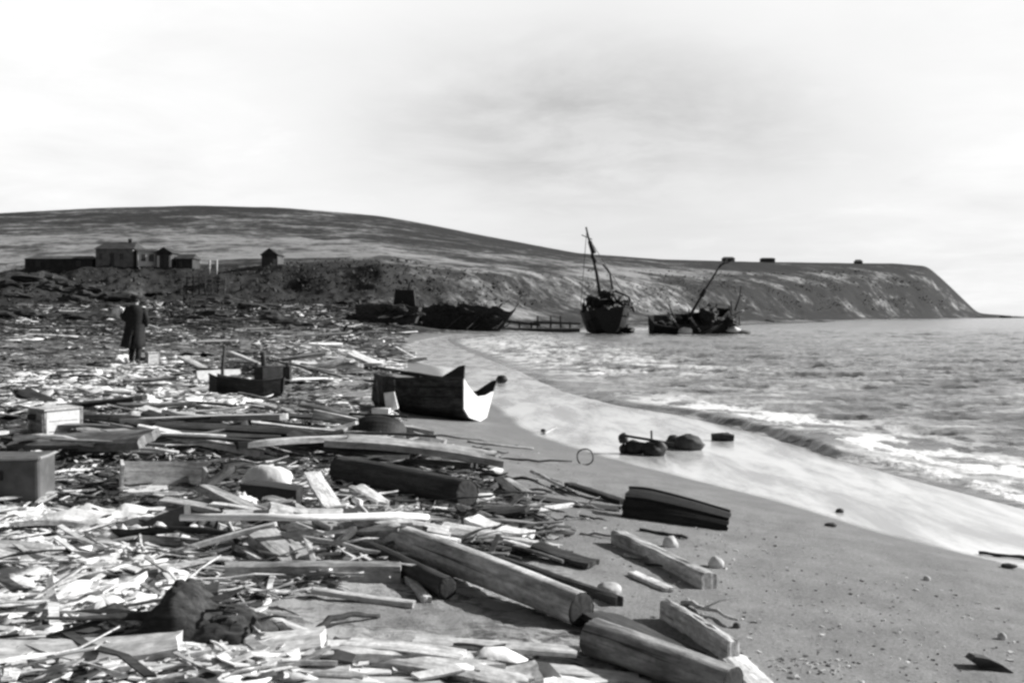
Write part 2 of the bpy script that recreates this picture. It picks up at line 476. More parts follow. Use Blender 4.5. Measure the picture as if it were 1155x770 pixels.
def build_hills():
    cols = np.array(sorted(ST)); K = 8
    Dk = np.array([[s[0] for s in ST[c]] for c in cols]); Pk = np.array([[s[1] for s in ST[c]] for c in cols])
    pxs = np.concatenate([np.linspace(-1500, -60, 70, endpoint=False), np.linspace(-60, 1175, 820)])
    def sm(col):   # smooth interpolation over columns
        v = np.interp(pxs, cols, col)
        k = 13; ker = np.hanning(k + 2)[1:-1]; ker /= ker.sum()
        vp = np.pad(v, k // 2, mode='edge'); return np.convolve(vp, ker, 'valid')
    Ds = np.stack([sm(Dk[:, k]) for k in range(K)], 0); Ps = np.stack([sm(Pk[:, k]) for k in range(K)], 0)
    nseg = [10, 34, 40, 26, 40, 50, 8]
    ts = np.concatenate([np.linspace(k, k + 1, n, endpoint=False) for k, n in enumerate(nseg)] + [[K - 1.0]])
    k0 = np.minimum(ts.astype(int), K - 2); fr = ts - k0
    frs = fr[:, None]
    Dd = Ds[k0] * (1 - frs) + Ds[k0 + 1] * frs
    Zs = np.zeros_like(Ds)
    sn, cs = math.sin(-PITCH), math.cos(-PITCH)
    def dirs(px, py):
        x = (px - 577.5) / F; y = np.ones_like(px * py); z = -(py - 385) / F
        return x / (y * cs - z * sn), (y * sn + z * cs) / (y * cs - z * sn)   # x/y and z/y slopes
    for k in range(K):
        sx, sz = dirs(pxs, Ps[k]); Zs[k] = H + sz * Ds[k]
    Zz = Zs[k0] * (1 - frs) + Zs[k0 + 1] * frs
    # soften corners
    for _ in range(3):
        Zz[1:-1] = 0.25 * Zz[:-2] + 0.5 * Zz[1:-1] + 0.25 * Zz[2:]
    sx, _ = dirs(pxs, 356 + 0 * pxs)
    X = sx[None, :] * Dd
    dist = Dd
    T = ts[:, None] + 0 * X
    edge = sstep(0.3, 1.2, T) * (1 - sstep(5.6, 6.0, T) * 0.75)
    PX0 = pxs[None, :] + 0 * X
    hscale = np.clip((Zz - 0.3) / 6, 0.05, 1.0)
    sc_ = dist / 150.0
    bl = np.exp(-((T - 2.3) / 0.8) ** 2)
    nz = (fbm(X / (7 * np.sqrt(sc_)), dist / (7 * np.sqrt(sc_)), 41, 5, 0.55) - 0.5)
    gull = np.abs(fbm(X / (13 * np.sqrt(sc_)) + dist / 60, dist / (26 * np.sqrt(sc_)), 43, 5, 0.6) - 0.5) * 2
    Z = Zz + edge * hscale * np.sqrt(sc_) * (2.2 * nz * (0.35 + bl) * (1 + 1.0 * np.exp(-((PX0 - 200) / 220) ** 2) * np.exp(-((T - 1.6) / 0.9) ** 2)) - 1.6 * bl * (0.35 - gull) * (1 - 0.85 * sstep(600, 720, pxs)[None, :]))
    # tones: pale dead grass against dark heath
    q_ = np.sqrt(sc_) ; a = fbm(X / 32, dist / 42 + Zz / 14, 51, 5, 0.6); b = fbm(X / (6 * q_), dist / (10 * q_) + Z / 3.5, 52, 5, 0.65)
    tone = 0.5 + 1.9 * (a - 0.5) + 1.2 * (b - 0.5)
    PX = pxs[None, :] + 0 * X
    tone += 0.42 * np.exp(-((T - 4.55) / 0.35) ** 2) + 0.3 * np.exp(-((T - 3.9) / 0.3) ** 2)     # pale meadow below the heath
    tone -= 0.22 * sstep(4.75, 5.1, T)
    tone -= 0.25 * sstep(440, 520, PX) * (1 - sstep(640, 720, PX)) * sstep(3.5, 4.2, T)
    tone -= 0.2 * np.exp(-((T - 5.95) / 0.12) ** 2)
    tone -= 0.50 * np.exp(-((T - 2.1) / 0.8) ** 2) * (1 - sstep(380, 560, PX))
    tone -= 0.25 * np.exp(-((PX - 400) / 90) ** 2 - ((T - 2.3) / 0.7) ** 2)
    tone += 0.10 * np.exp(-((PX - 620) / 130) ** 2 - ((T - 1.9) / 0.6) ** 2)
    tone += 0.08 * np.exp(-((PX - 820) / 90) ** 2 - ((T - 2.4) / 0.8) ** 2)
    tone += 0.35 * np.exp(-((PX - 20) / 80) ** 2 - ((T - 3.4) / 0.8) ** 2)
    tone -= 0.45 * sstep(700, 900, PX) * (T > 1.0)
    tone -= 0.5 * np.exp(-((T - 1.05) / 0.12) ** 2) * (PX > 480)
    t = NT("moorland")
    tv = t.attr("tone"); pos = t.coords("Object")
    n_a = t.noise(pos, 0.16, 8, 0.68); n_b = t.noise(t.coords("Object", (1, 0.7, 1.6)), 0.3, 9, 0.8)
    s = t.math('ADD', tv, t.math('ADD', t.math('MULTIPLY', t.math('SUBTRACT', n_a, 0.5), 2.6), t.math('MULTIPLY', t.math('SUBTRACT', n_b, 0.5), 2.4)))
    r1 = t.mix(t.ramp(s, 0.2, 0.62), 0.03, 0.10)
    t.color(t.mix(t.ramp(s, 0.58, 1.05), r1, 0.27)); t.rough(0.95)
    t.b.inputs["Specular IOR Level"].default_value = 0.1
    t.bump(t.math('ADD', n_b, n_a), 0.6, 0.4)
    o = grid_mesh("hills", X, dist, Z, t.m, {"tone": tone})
    o["kind"] = "structure"
    return o
hills = build_hills()

# ------------------------------------------------------------------ sea
SX, SY = polar(-32, 80, 1150, np.concatenate([np.geomspace(5.5, 130, 520, endpoint=False), np.geomspace(130, 1200, 130, endpoint=False), np.geomspace(1200, 40000, 30)]))
sr = np.hypot(SX, SY)
off = SX - xs(SY)                         # metres seaward of the swash edge
wob2 = 0.5 * (fbm(SX * 0.0 + 3, SY * 0.35, 61, 3) - 0.5)
offw = off + wob2 * np.clip(SY / 12, .6, 3) + 0.35 * (fbm(SX * 0.8, SY * 1.6, 69, 3) - 0.5)
calm = sstep(0.3, 3.0, offw) * (1 - sstep(90, 320, sr)) 
far_calm = np.where(SY > 150, 0.5, 1.0)
ca, sa = math.cos(0.5), math.sin(0.5)
U = SX * ca - SY * sa; V = SX * sa + SY * ca
gs = np.clip(sr / 45, 1, 6)
w1 = fbm(SX * 0.45 / gs ** .5, SY * 0.8 / gs ** .5, 62, 5, 0.6) - 0.5
w1r = 1 - np.abs(2 * w1) * 2.2
w2 = np.sin(V * 1.1 + 3.0 * fbm(SX * 0.2, SY * 0.2, 63, 3))
SZ = calm * far_calm * (0.12 * w1r + 0.10 * w1 + 0.022 * w2) * np.clip(sr / 25, 0.6, 1.7) - 0.03 * calm
# breaking wavelet along the edge
along = sstep(7.5, 9.0, SY) * (1 - sstep(26, 34, SY)) * sstep(0.25, 0.6, fbm(SX * 0.2 + 1, SY * 0.3, 64, 3, 0.5)) * 1.1
front = sstep(0.02, 0.26, offw); back = 1 - sstep(0.3, 2.6, offw)
near_k = 0.45 + 0.55 * sstep(11.5, 14.5, SY)
SZ = SZ + 0.105 * along * near_k * front * back * (0.9 + 0.7 * (fbm(SX * 1.2, SY * 1.2, 65, 4, 0.5) - 0.5))
SZ = SZ + 0.012 * sstep(-0.2, 0.1, off)
fo = fbm(SX * 1.9, SY * 1.3, 66, 5, 0.65)
foam = sstep(0.3, 0.75, offw) * (1 - sstep(1.2, 4.2, offw)) * sstep(7, 8.5, SY) * (1 - sstep(20, 30, SY))
foam = foam * sstep(0.46, 0.58, fo + 0.05)
streak = fbm(SX * 0.5, SY * 1.1, 67, 5, 0.62)
foam = np.maximum(foam, 0.5 * sstep(0.57, 0.7, streak) * (1 - sstep(18, 60, sr)))
lowedge = sstep(0.0, 0.1, offw) * (1 - sstep(0.35, 0.6, offw)) * (1 - sstep(12.5, 15, SY))
foam = np.maximum(foam, lowedge * sstep(0.4, 0.5, fo + 0.08))
far_edge = sstep(0.2, 1.0, off) * (1 - sstep(5, 12, off)) * sstep(26, 34, SY) * (1 - sstep(75, 110, SY))
foam = np.maximum(foam, 0.75 * far_edge * sstep(0.47, 0.6, fo * 0.6 + 0.4 * streak + 0.03))
SZ = SZ + 0.012 * foam * (fbm(SX * 5, SY * 5, 68, 3) - 0.3) * (sr < 40)
# pull the far rim under the beach on land
SZ = np.where(off < -0.15, SZ - 0.05 - 0.3 * np.minimum(-off, 2), SZ)
t = NT("sea_water")
fa = t.attr("foam")
ps = t.coords("Object", (1, 1.6, 1))
r_a = t.noise(ps, 1.6, 6, 0.62, 0.4); r_b = t.noise(t.coords("Object", (0.22, 0.5, 1)), 1.0, 6, 0.65, 0.3)
tex = t.noise(ps, 9, 4, 0.6)
fm = t.math('MULTIPLY', fa, t.ramp(tex, 0.22, 0.5))
t.color(t.mix(fm, t.mix(t.ramp(r_b, 0.35, 0.7), 0.09, 0.26), 0.9))
t.rough(t.mix(fm, 0.16, 0.8))
t.b.inputs["IOR"].default_value = 1.36
hh = t.math('ADD', t.math('MULTIPLY', r_a, 0.6), r_b)
t.bump(t.math('ADD', hh, t.math('MULTIPLY', fm, t.math('MULTIPLY', tex, 0.15))), 0.8, 0.18)
sea = grid_mesh("sea", SX, SY, SZ, t.m, {"foam": foam})
sea["kind"] = "structure"

# ------------------------------------------------------------------ ground queries
def bvh_of(o):
    me = o.data
    return BVHTree.FromPolygons([v.co[:] for v in me.vertices], [p.vertices[:] for p in me.polygons])
BV_B, BV_H = bvh_of(beach), bvh_of(hills)
def ground_z(x, y):
    z = -9.0
    for bv in (BV_B, BV_H):
        h = bv.ray_cast(Vector((x, y, 400)), Vector((0, 0, -1)))
        if h[0] is not None: z = max(z, h[0].z)
    return z
def gp(px, py, lift=0.0):
    """the point of the ground (or water) seen at a photo pixel; lifted straight along the ray"""
    d = ray(px, py); best = None
    for bv in (BV_B, BV_H):
        h = bv.ray_cast(EYE, d)
        if h[0] is not None and (best is None or h[3] < best): best = h[3]
    if d.z < -1e-4:
        tw = (0.0 - H) / d.z
        if best is None or tw < best: best = tw
    if best is None: best = 300
    p = EYE + d * best
    if lift: p = p + d * (lift / min(d.z, -0.03))
    return p
def mpp(p): return p.y / F       # metres per photo pixel at a point
# BODY

def frame_at(p, xdir, roll=0.0, up=Vector((0, 0, 1))):
    x = Vector(xdir).normalized(); y = up.cross(x).normalized(); z = x.cross(y)
    m = Matrix((x, y, z)).transposed()
    if roll: m = m @ Matrix.Rotation(roll, 3, 'X')
    m4 = m.to_4x4(); m4.translation = p
    return m4

# ------------------------------------------------------------------ planks, beams, logs
def plank_mesh(name, L, W, T, seed, rag=0.5, bend=0.01, nx=12, taper=0.0):
    """board from -L/2 to L/2 along x, resting on z = 0; ragged broken ends, split edges, slight warp"""
    rs = random.Random(seed)
    vs = []; fs = []
    offs = [(-.5, 0), (-.18, 0), (.17, 0), (.5, 0)]
    ny = 6
    yy = [-.5, -.3, -.08, .12, .33, .5]
    e0 = [rs.uniform(-1, 1) * W * rag for _ in yy]; e1 = [rs.uniform(-1, 1) * W * rag for _ in yy]
    tw = rs.uniform(-.12, .12) * bend * 20; sag = rs.uniform(-1, 1) * bend * L; side = rs.uniform(-1, 1) * bend * L
    top = []; bot = []
    for i in range(nx + 1):
        u = i / nx; x = (u - .5) * L
        k = 1 - taper * u
        for lay in (0, 1):
            for j, y in enumerate(yy):
                xe = x
                if i == 0: xe = x + abs(e0[j])
                if i == nx: xe = x - abs(e1[j])
                ed = (0.04 * W * rs.uniform(-1, 1)) if j in (0, ny - 1) else 0
                c = 1 - (2 * u - 1) ** 2
                yv = y * W * k + ed + side * c
                zz = (T if lay else 0) + sag * c + tw * (u - .5) * y * W * 4 + rs.uniform(-1, 1) * T * 0.05
                if lay and j in (0, ny - 1): zz -= T * 0.12
                vs.append((xe, yv, zz))
    def id(i, lay, j): return i * 2 * ny + lay * ny + j
    for i in range(nx):
        for j in range(ny - 1):
            fs.append((id(i, 1, j), id(i + 1, 1, j), id(i + 1, 1, j + 1), id(i, 1, j + 1)))
            fs.append((id(i, 0, j + 1), id(i + 1, 0, j + 1), id(i + 1, 0, j), id(i, 0, j)))
        fs.append((id(i, 0, 0), id(i + 1, 0, 0), id(i + 1, 1, 0), id(i, 1, 0)))
        fs.append((id(i + 1, 0, ny - 1), id(i, 0, ny - 1), id(i, 1, ny - 1), id(i + 1, 1, ny - 1)))
    for j in range(ny - 1):
        fs.append((id(0, 0, j + 1), id(0, 0, j), id(0, 1, j), id(0, 1, j + 1)))
        fs.append((id(nx, 0, j), id(nx, 0, j + 1), id(nx, 1, j + 1), id(nx, 1, j)))
    me = bpy.data.meshes.new(name); me.from_pydata(vs, [], fs); me.update()
    return me
def mesh_obj(name, me, mat=None, parent=None):
    o = bpy.data.objects.new(name, me); COL.objects.link(o)
    if mat and not me.materials: me.materials.append(mat)
    if parent: o.parent = parent
    return o
def log_mesh(L, r0, r1, seed, n=44, nx=40, knob=0.06, flat=1.0, cap=False):
    rs = random.Random(seed); sx = rs.uniform(0, 50)
    vs = []; fs = []
    by = rs.uniform(-.012, .012) * L; bz = rs.uniform(-0.004, .008) * L
    for i in range(nx + 1):
        u = i / nx; x = (u - .5) * L; r = r0 * (1 - u) + r1 * u; c = 1 - (2 * u - 1) ** 2
        for k in range(n):
            a = 2 * math.pi * k / n
            q = 1 + knob * (mnoise.noise(Vector((x * 2.2 + sx, math.cos(a) * 1.2, math.sin(a) * 1.2))) + 0.5 * mnoise.noise(Vector((x * 7 + sx, math.cos(a) * 4, math.sin(a) * 4))))
            q += .035 * mnoise.noise(Vector((x * .7 + sx, math.cos(a) * 7, math.sin(a) * 7))) - .05 * max(0, mnoise.noise(Vector((x * .5 - sx, math.cos(a) * 5 + 9, math.sin(a) * 5))) - .25) * 2 + .05 * max(0, mnoise.noise(Vector((x * 5 + sx, a * 1.5, 3))) - .35)
            vs.append((x + (rs.uniform(-1, 1) * r * .03 if i in (0, nx) else 0), by * c + r * q * math.cos(a), max(r0, r1) * flat + bz * c + r * q * math.sin(a) * flat))
    for i in range(nx):
        for k in range(n):
            fs.append((i * n + k, (i + 1) * n + k, (i + 1) * n + (k + 1) % n, i * n + (k + 1) % n))
    return vs, fs, n, nx
def make_log(name, L, r0, r1, seed, mat, endmat, knob=0.06, flat=1.0):
    vs, fs, n, nx = log_mesh(L, r0, r1, seed, knob=knob, flat=flat)
    o = link_mesh(name, vs, fs, mat, None, True)
    for e, sgn in ((0, -1), (nx, 1)):
        ring = [Vector(vs[e * n + k]) for k in range(n)]
        c = sum(ring, Vector()) / n
        ev = [c + Vector((sgn * 0.004, 0, 0))]; ef = []
        for q in (0.35, 0.7, 0.9, 0.985):
            for p in ring:
                w = c + (p - c) * q; w.x += sgn * (random.uniform(-.0006, .0006) - (0.006 if q > .98 else 0)); ev.append(w)
        for k in range(n):
            a, b = 1 + k, 1 + (k + 1) % n
            ef.append((0, a, b) if sgn > 0 else (0, b, a))
            for q in range(3):
                a, b = 1 + q * n + k, 1 + q * n + (k + 1) % n; c2, d2 = b + n, a + n
                ef.append((a, d2, c2, b) if sgn > 0 else (a, b, c2, d2))
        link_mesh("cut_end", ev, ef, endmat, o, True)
    return o
# material for a sawn end, its shade painted in as near-black
t = NT("shaded_cut_wood"); ps = t.coords("Object", (1, 1, 1))
nz = t.noise(ps, 30, 5, 0.7); t.color(t.mix(t.ramp(nz, .3, .7), 0.012, 0.035)); t.bump(nz, .3, .006); t.rough(.9); M['shaded_cut_wood'] = t.m

def lay(o, a, b, la=0.0, lb=0.0, roll=0.0, L=None):
    """put an object built along x so that it reaches from pixel a to pixel b on the ground"""
    pa, pb = gp(a[0], a[1], la), gp(b[0], b[1], lb)
    d = pb - pa
    o.matrix_world = frame_at((pa + pb) / 2, d, roll)
    if L: o.scale = (d.length / L, 1, 1)
    return d.length
def span(a, b, la=0.0, lb=0.0): return (gp(b[0], b[1], lb) - gp(a[0], a[1], la)).length
N_TH = [0]
def plank(name, a, b, w, t, mat, label, cat="plank", la=0.0, lb=0.0, rag=0.4, bend=0.008, roll=0.0, taper=0.0, group=None):
    N_TH[0] += 1
    L = span(a, b, la, lb)
    me = plank_mesh(name, L, w, t, N_TH[0] * 13 + 5, rag, bend, taper=taper)
    o = mesh_obj(name, me, M[mat]); lay(o, a, b, la, lb, roll)
    return set_props(o, label, cat, group)
def log(name, a, b, r0, r1, mat, label, la=0.0, lb=0.0, knob=0.06, flat=1.0, cat="log", end='shaded_cut_wood', roll=0.0):
    N_TH[0] += 1
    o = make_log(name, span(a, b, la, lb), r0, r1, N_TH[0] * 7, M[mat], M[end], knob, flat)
    lay(o, a, b, la, lb, roll)
    return set_props(o, label, cat)

def pole(name, pts, r, mat, label, cat, lifts=None, group=None, n=7):
    """a stick, branch or rope through ground pixels"""
    lifts = lifts or [0.0] * len(pts)
    P = [gp(p[0], p[1], l) for p, l in zip(pts, lifts)]
    base = (P[0] + P[-1]) / 2
    Q = []
    for i in range(len(P) - 1):
        for k in range(4):
            Q.append(P[i].lerp(P[i + 1], k / 4))
    Q.append(P[-1])
    rad = [(r if not hasattr(r, '__len__') else r[0] + (r[1] - r[0]) * i / (len(Q) - 1)) * random.uniform(.85, 1.15) for i in range(len(Q))]
    Q = [q - base + Vector((0, 0, rad[i])) + Vector([random.uniform(-.2, .2) * rad[i] for _ in range(3)]) for i, q in enumerate(Q)]
    m = MB().tube(Q, rad, n)
    o = m.build(name, M[mat], None, True); o.location = base
    return set_props(o, label, cat, group)

# --- far buildings ----------------------------------------------------------
def base_px(px, py):
    p = gp(px, py); return p, mpp(p)
def house(name, px, py, wpx, hpx, roofpx, depth, wallm, roofm, label, cat, wins=(), doors=(), gable=False, rz=0.0, chimney=None, winmat='glass_dark', pane=None):
    D_ = 147.0; p = pix(px, py, D_); m = D_ / F
    w, h, rh = wpx * m, hpx * m, roofpx * m
    o = empty(name, (p.x, p.y + depth / 2, p.z - 0.1), rz); set_props(o, label, cat)
    MB().box((0, 0, h / 2 - 1.2), (w, depth, h + 2.4)).build("wall", M[wallm], o)
    rf = MB(); ov = 0.25
    if gable:   # ridge runs away from the viewer
        x0, x1, y0, y1 = -w / 2 - ov, w / 2 + ov, -depth / 2 - ov, depth / 2 + ov
        vs = [(x0, y0, h), (x1, y0, h), (0, y0, h + rh), (x0, y1, h), (x1, y1, h), (0, y1, h + rh)]
        rf.add(vs, [(0, 1, 2), (5, 4, 3), (0, 2, 5, 3), (2, 1, 4, 5), (1, 0, 3, 4)])
    else:
        x0, x1, y0, y1 = -w / 2 - ov, w / 2 + ov, -depth / 2 - ov, depth / 2 + ov
        e = min(w * .12, 1.0)
        vs = [(x0, y0, h), (x1, y0, h), (x1, y1, h), (x0, y1, h), (x0 + e, 0, h + rh), (x1 - e, 0, h + rh)]
        rf.add(vs, [(0, 1, 5, 4), (1, 2, 5), (2, 3, 4, 5), (3, 0, 4), (3, 2, 1, 0)])
    r = rf.build("roof", M[roofm], o)
    if chimney is not None: MB().box((chimney * w, 0, h + rh), (.5, .5, 1.0)).build("chimney", M['house_dark'], r)
    for (u, v, ww, wh) in wins:
        x, z = u * w, v * h
        fr = MB(); W2, H2 = ww * w / 2, wh * h / 2; y = -depth / 2 - .03
        fr.box((x, y, z + H2), (2 * W2 + .1, .07, .09)).box((x, y, z - H2), (2 * W2 + .1, .09, .09)).box((x - W2, y, z), (.09, .07, 2 * H2)).box((x + W2, y, z), (.09, .07, 2 * H2)).box((x, y, z), (.05, .05, 2 * H2))
        f = fr.build("window", M['paint_grey'], o)
        MB().box((x, y + .01, z), (2 * W2 - .05, .03, 2 * H2 - .05)).build("pane", M[winmat], f)
    for (u, ww, wh, mt) in doors:
        MB().box((u * w, -depth / 2 - .03, wh * h / 2 - .05), (ww * w, .08, wh * h)).build("door", M[mt], o)
    return o
house("cottage", 129, 299, 42, 19, 9, 5.5, 'cottage_wall', 'roof_dark', "long low dark cottage at left, hip-roofed, with a single black doorway", "house", wins=((-.36, .55, .1, .4), (.2, .55, .12, .4)), doors=((-.06, .1, .78, 'glass_dark'),), chimney=.25)
house("annex", 160, 298.5, 23, 16, 3.5, 4, 'paint_white', 'roof_dark', "white-walled annex joined to the right end of the dark cottage", "house", rz=R(28), wins=((-.25, .55, .2, .5), (.12, .55, .2, .5)), doors=((.4, .14, .8, 'house_dark'),))
house("hut", 185, 300, 18, 15, 7, 3.5, 'house_dark', 'roof_dark', "small peaked dark hut with white door posts, right of the white annex", "hut", doors=((-.36, .14, .85, 'paint_white'), (.12, .3, .75, 'glass_dark'), (.4, .14, .85, 'paint_white')), gable=True)
house("shack", 208, 301, 18, 10, 6, 3.5, 'roof_dark', 'roof_dark', "low dark turf shack at the right end of the row of cottages", "hut", doors=((-.2, .2, .7, 'glass_dark'),))
house("hut", 304, 300, 18, 13, 8, 4, 'house_dark', 'roof_dark', "lone dark gabled hut with a pale panel, standing above the bluff", "hut", doors=((.32, .2, .7, 'paint_grey'),), gable=True)
house("boathouse", 66, 300, 76, 9, 4, 4, 'roof_dark', 'house_dark', "long low dark shed left of the cottage row", "shed", doors=((-.3, .08, .8, 'glass_dark'), (.3, .08, .8, 'glass_dark')))
for px, w, h, rr_, lab in ((820, 13, 4, 2, "small dark hut on the headland skyline, leftmost of the skyline buildings"), (864, 15, 5, 1.0, "flat-topped dark building on the headland skyline, the widest of them"), (966, 7, 3, 2.5, "tiny dark peaked hut alone on the headland skyline, farthest right")):
    best = None
    for yy in np.arange(290, 304, .25):     # the first row of land below the sky
        d = ray(px, float(yy)); hit = BV_H.ray_cast(EYE, d)
        if hit[0] is not None: best = hit[0]; break
    m = best.y / F
    o = empty("skyline_hut", (best.x, best.y - 4, ground_z(best.x, best.y - 4) - 1.6)); set_props(o, lab, "hut")
    MB().box((0, 0, h * m / 2 + .3), (w * m, 6, h * m + 1.2)).build("wall", M['house_dark'], o)
    ww = w * m / 2 + .3; z0 = h * m + .9
    rm = MB(); rm.add([(-ww, -3.3, z0), (ww, -3.3, z0), (ww, 3.3, z0), (-ww, 3.3, z0), (-ww * .7, 0, z0 + rr_ * m), (ww * .7, 0, z0 + rr_ * m)], [(0, 1, 5, 4), (1, 2, 5), (2, 3, 4, 5), (3, 0, 4), (3, 2, 1, 0)])
    rm.build("roof", M['roof_dark'], o)
# skyline scrub on the headland
# collapsed rack of poles in front of the cottages
p, m = base_px(228, 332)
rack = empty("drying_rack", (p.x, p.y, p.z)); set_props(rack, "collapsed pole rack with rows of uprights below the cottages", "rack", None)
for i in range(8):
    x = (i - 3.5) * 7 * m; lean = random.uniform(-.25, .25)
    MB().tube([(x, 0, -.2), (x + lean, random.uniform(-.3, .6), random.uniform(1.6, 2.6))], .09, 6).build("post", M['scow'], rack)
for z in (.7, 1.4, 2.0):
    MB().tube([(-28 * m, .1, z + random.uniform(-.2, .1)), (0, .15, z), (26 * m, .1, z - random.uniform(.1, .5))], .07, 6).build("rail", M['wood_grey'], rack)
for k, px in enumerate((236, 244)):
    o = pole("fence_post", [(px, 308), (px + 1, 292)], .14, 'wood_mid', "short weathered post standing alone beside the row of cottages" if k else "short weathered post nearest to the low turf shack", "post")
    p0, m0 = base_px(px, 309); me = MB().tube([(0, 0, -.2), (.05, 0, .7), (.1, .02, 16 * m0)], [.16, .15, .12], 7)
    bpy.data.objects.remove(o); o = me.build("fence_post", M['wood_mid'], None, True); o.location = p0
    set_props(o, "short weathered post second from the low turf shack" if k else "short weathered post nearest to the low turf shack", "post", None)

def blob(name, loc, r, mat, label=None, cat=None, seed=0, squash=(1, 1, 1), amp=.25, sub=3, parent=None, group=None, freq=1.1, smooth=True):
    bm = bmesh.new(); bmesh.ops.create_icosphere(bm, subdivisions=sub, radius=1.0)
    for v in bm.verts:
        q = 1 + amp * (mnoise.noise(v.co * freq + Vector((seed * 3.1, seed, 0))) + .5 * mnoise.noise(v.co * 2.7 * freq + Vector((seed, 0, seed * 2.3))))
        v.co = Vector((v.co.x * squash[0], v.co.y * squash[1], v.co.z * squash[2])) * q * r
        if v.co.z < -r * squash[2] * .7: v.co.z = -r * squash[2] * .7
    me = bpy.data.meshes.new(name); bm.to_mesh(me); bm.free()
    if smooth: me.shade_smooth()
    me.materials.append(M[mat])
    o = bpy.data.objects.new(name, me); COL.objects.link(o); o.location = loc
    if parent: o.parent = parent
    return set_props(o, label, cat, group)
# --- hull loft ---------------------------------------------------------------
def hull_mesh(st, thick=0.03, open_top=True, sub=5):
    """st: (x, half beam at the sheer, half beam at the chine, z keel, z chine, z sheer); x grows to the bow"""
    n = len(st); rows = []
    for (x, bs, bc, zk, zc, zs_) in st:
        half = [(0, zk), (bc * .55, zk + (zc - zk) * .42), (bc, zc), (bc + (bs - bc) * .55, zc + (zs_ - zc) * .5), (bs, zs_)]
        row = [(x, -y, z) for y, z in reversed(half)] + [(x, y, z) for y, z in half[1:]]
        rows.append(row)
    m = len(rows[0]); vs = [v for r in rows for v in r]; fs = []
    for i in range(n - 1):
        for k in range(m - 1):
            fs.append((i * m + k, i * m + k + 1, (i + 1) * m + k + 1, (i + 1) * m + k))
    return vs, fs, m
def solid(o, t, off=1):
    md = o.modifiers.new("thickness", 'SOLIDIFY'); md.thickness = t; md.offset = off; return o
def subd(o, l=1):
    md = o.modifiers.new("smooth", 'SUBSURF'); md.levels = l; md.render_levels = l; return o

# hero: dark open boat with a white transom, seen from the stern quarter
def make_boat():
    pa = gp(531, 475); pb = gp(432, 462)
    d = pb - pa; d.z = 0; L = 3.3
    dirn = Vector((-0.90, 0.44, 0)).normalized()
    o = empty("rowing_boat"); set_props(o, "dark open wooden boat with a white transom, beached at the edge of the wash", "boat")
    o.matrix_world = frame_at(pa + Vector((.05, 0, .0)), dirn, R(15)) @ Matrix.Scale(0.62, 4, (1, 0, 0))
    L = 3.4
    st = [(0, .55, .42, 0.0, .14, .62), (.5, .62, .48, -.01, .13, .60), (1.2, .68, .52, -.02, .12, .56), (2.0, .60, .44, 0, .14, .56), (2.7, .38, .26, .04, .18, .62), (3.2, .12, .06, .14, .26, .70), (3.4, .02, .01, .3, .4, .74)]
    vs, fs, m = hull_mesh(st)
    h = link_mesh("hull", vs, fs, M['boat_side'], o, False); solid(h, .03, -1)
    # strakes
    for q, zz in ((.35, .3), (.7, .46)):
        for s in (-1, 1):
            pts = [(x, s * (bc + (bs - bc) * q + .012), zc + (zs_ - zc) * q) for (x, bs, bc, zk, zc, zs_) in st]
            MB().tube(pts, .012, 5).build("strake", M['hull_dark'], h)
    for s in (-1, 1):
        MB().tube([(x, s * bs, zs_ + .01) for (x, bs, bc, zk, zc, zs_) in st], .024, 6).build("gunwale", M['wood_dark'], o)
        # raised quarter boards at the stern
        v = [(-.02, s * .55, .6), (.62, s * .635, .6), (.10, s * .62, .81), (-.06, s * .62, .83)]
        k = link_mesh("quarter_board", v + [(a, b - s * .03, c) for a, b, c in v], [(0, 1, 2, 3), (7, 6, 5, 4), (0, 4, 5, 1), (1, 5, 6, 2), (2, 6, 7, 3), (3, 7, 4, 0)], M['hull_dark'], o)
    t2 = [(0, -.55, .62), (0, -.42, .14), (0, -.2, .03), (0, .2, .03), (0, .42, .14), (0, .55, .62), (0, .3, .50), (0, 0, .42), (0, -.3, .50)]
    tv = [(-.03, y, z) for _, y, z in t2] + [(.015, y, z) for _, y, z in t2]; k = len(t2)
    tf = [tuple(range(k - 1, -1, -1)), tuple(range(k, 2 * k))] + [(i, (i + 1) % k, (i + 1) % k + k, i + k) for i in range(k)]
    link_mesh("transom", tv, tf, M['paint_white'], o)
    MB().bar((-.02, 0, -.03), (3.2, 0, .1), .05, .07).build("keel", M['wood_dark'], o)
    for k in range(7):
        x = .5 + k * .4; yb = .45 if k < 5 else .25
        MB().tube([(x, -yb - .12, .56), (x, -yb + .05, .2), (x, 0, .06), (x, yb - .05, .2), (x, yb + .12, .56)], .02, 5).build("rib", M['wood_mid'], o)
    for k, (x0, x1, yy_) in enumerate(((1.0, 2.6, .3), (1.6, 3.0, -.2), (.4, 1.5, .1))):
        MB().bar((x0, yy_, .45), (x1, yy_ + .25, .66), .13, .025).build("broken_board", M['wood_grey'], o)
    for x, w in ((.55, .56), (1.5, .6), (2.4, .42)):
        MB().box((x, 0, .42), (.2, 2 * w, .03)).build("thwart", M['wood_dark'], o)
    return o
boat = make_boat()

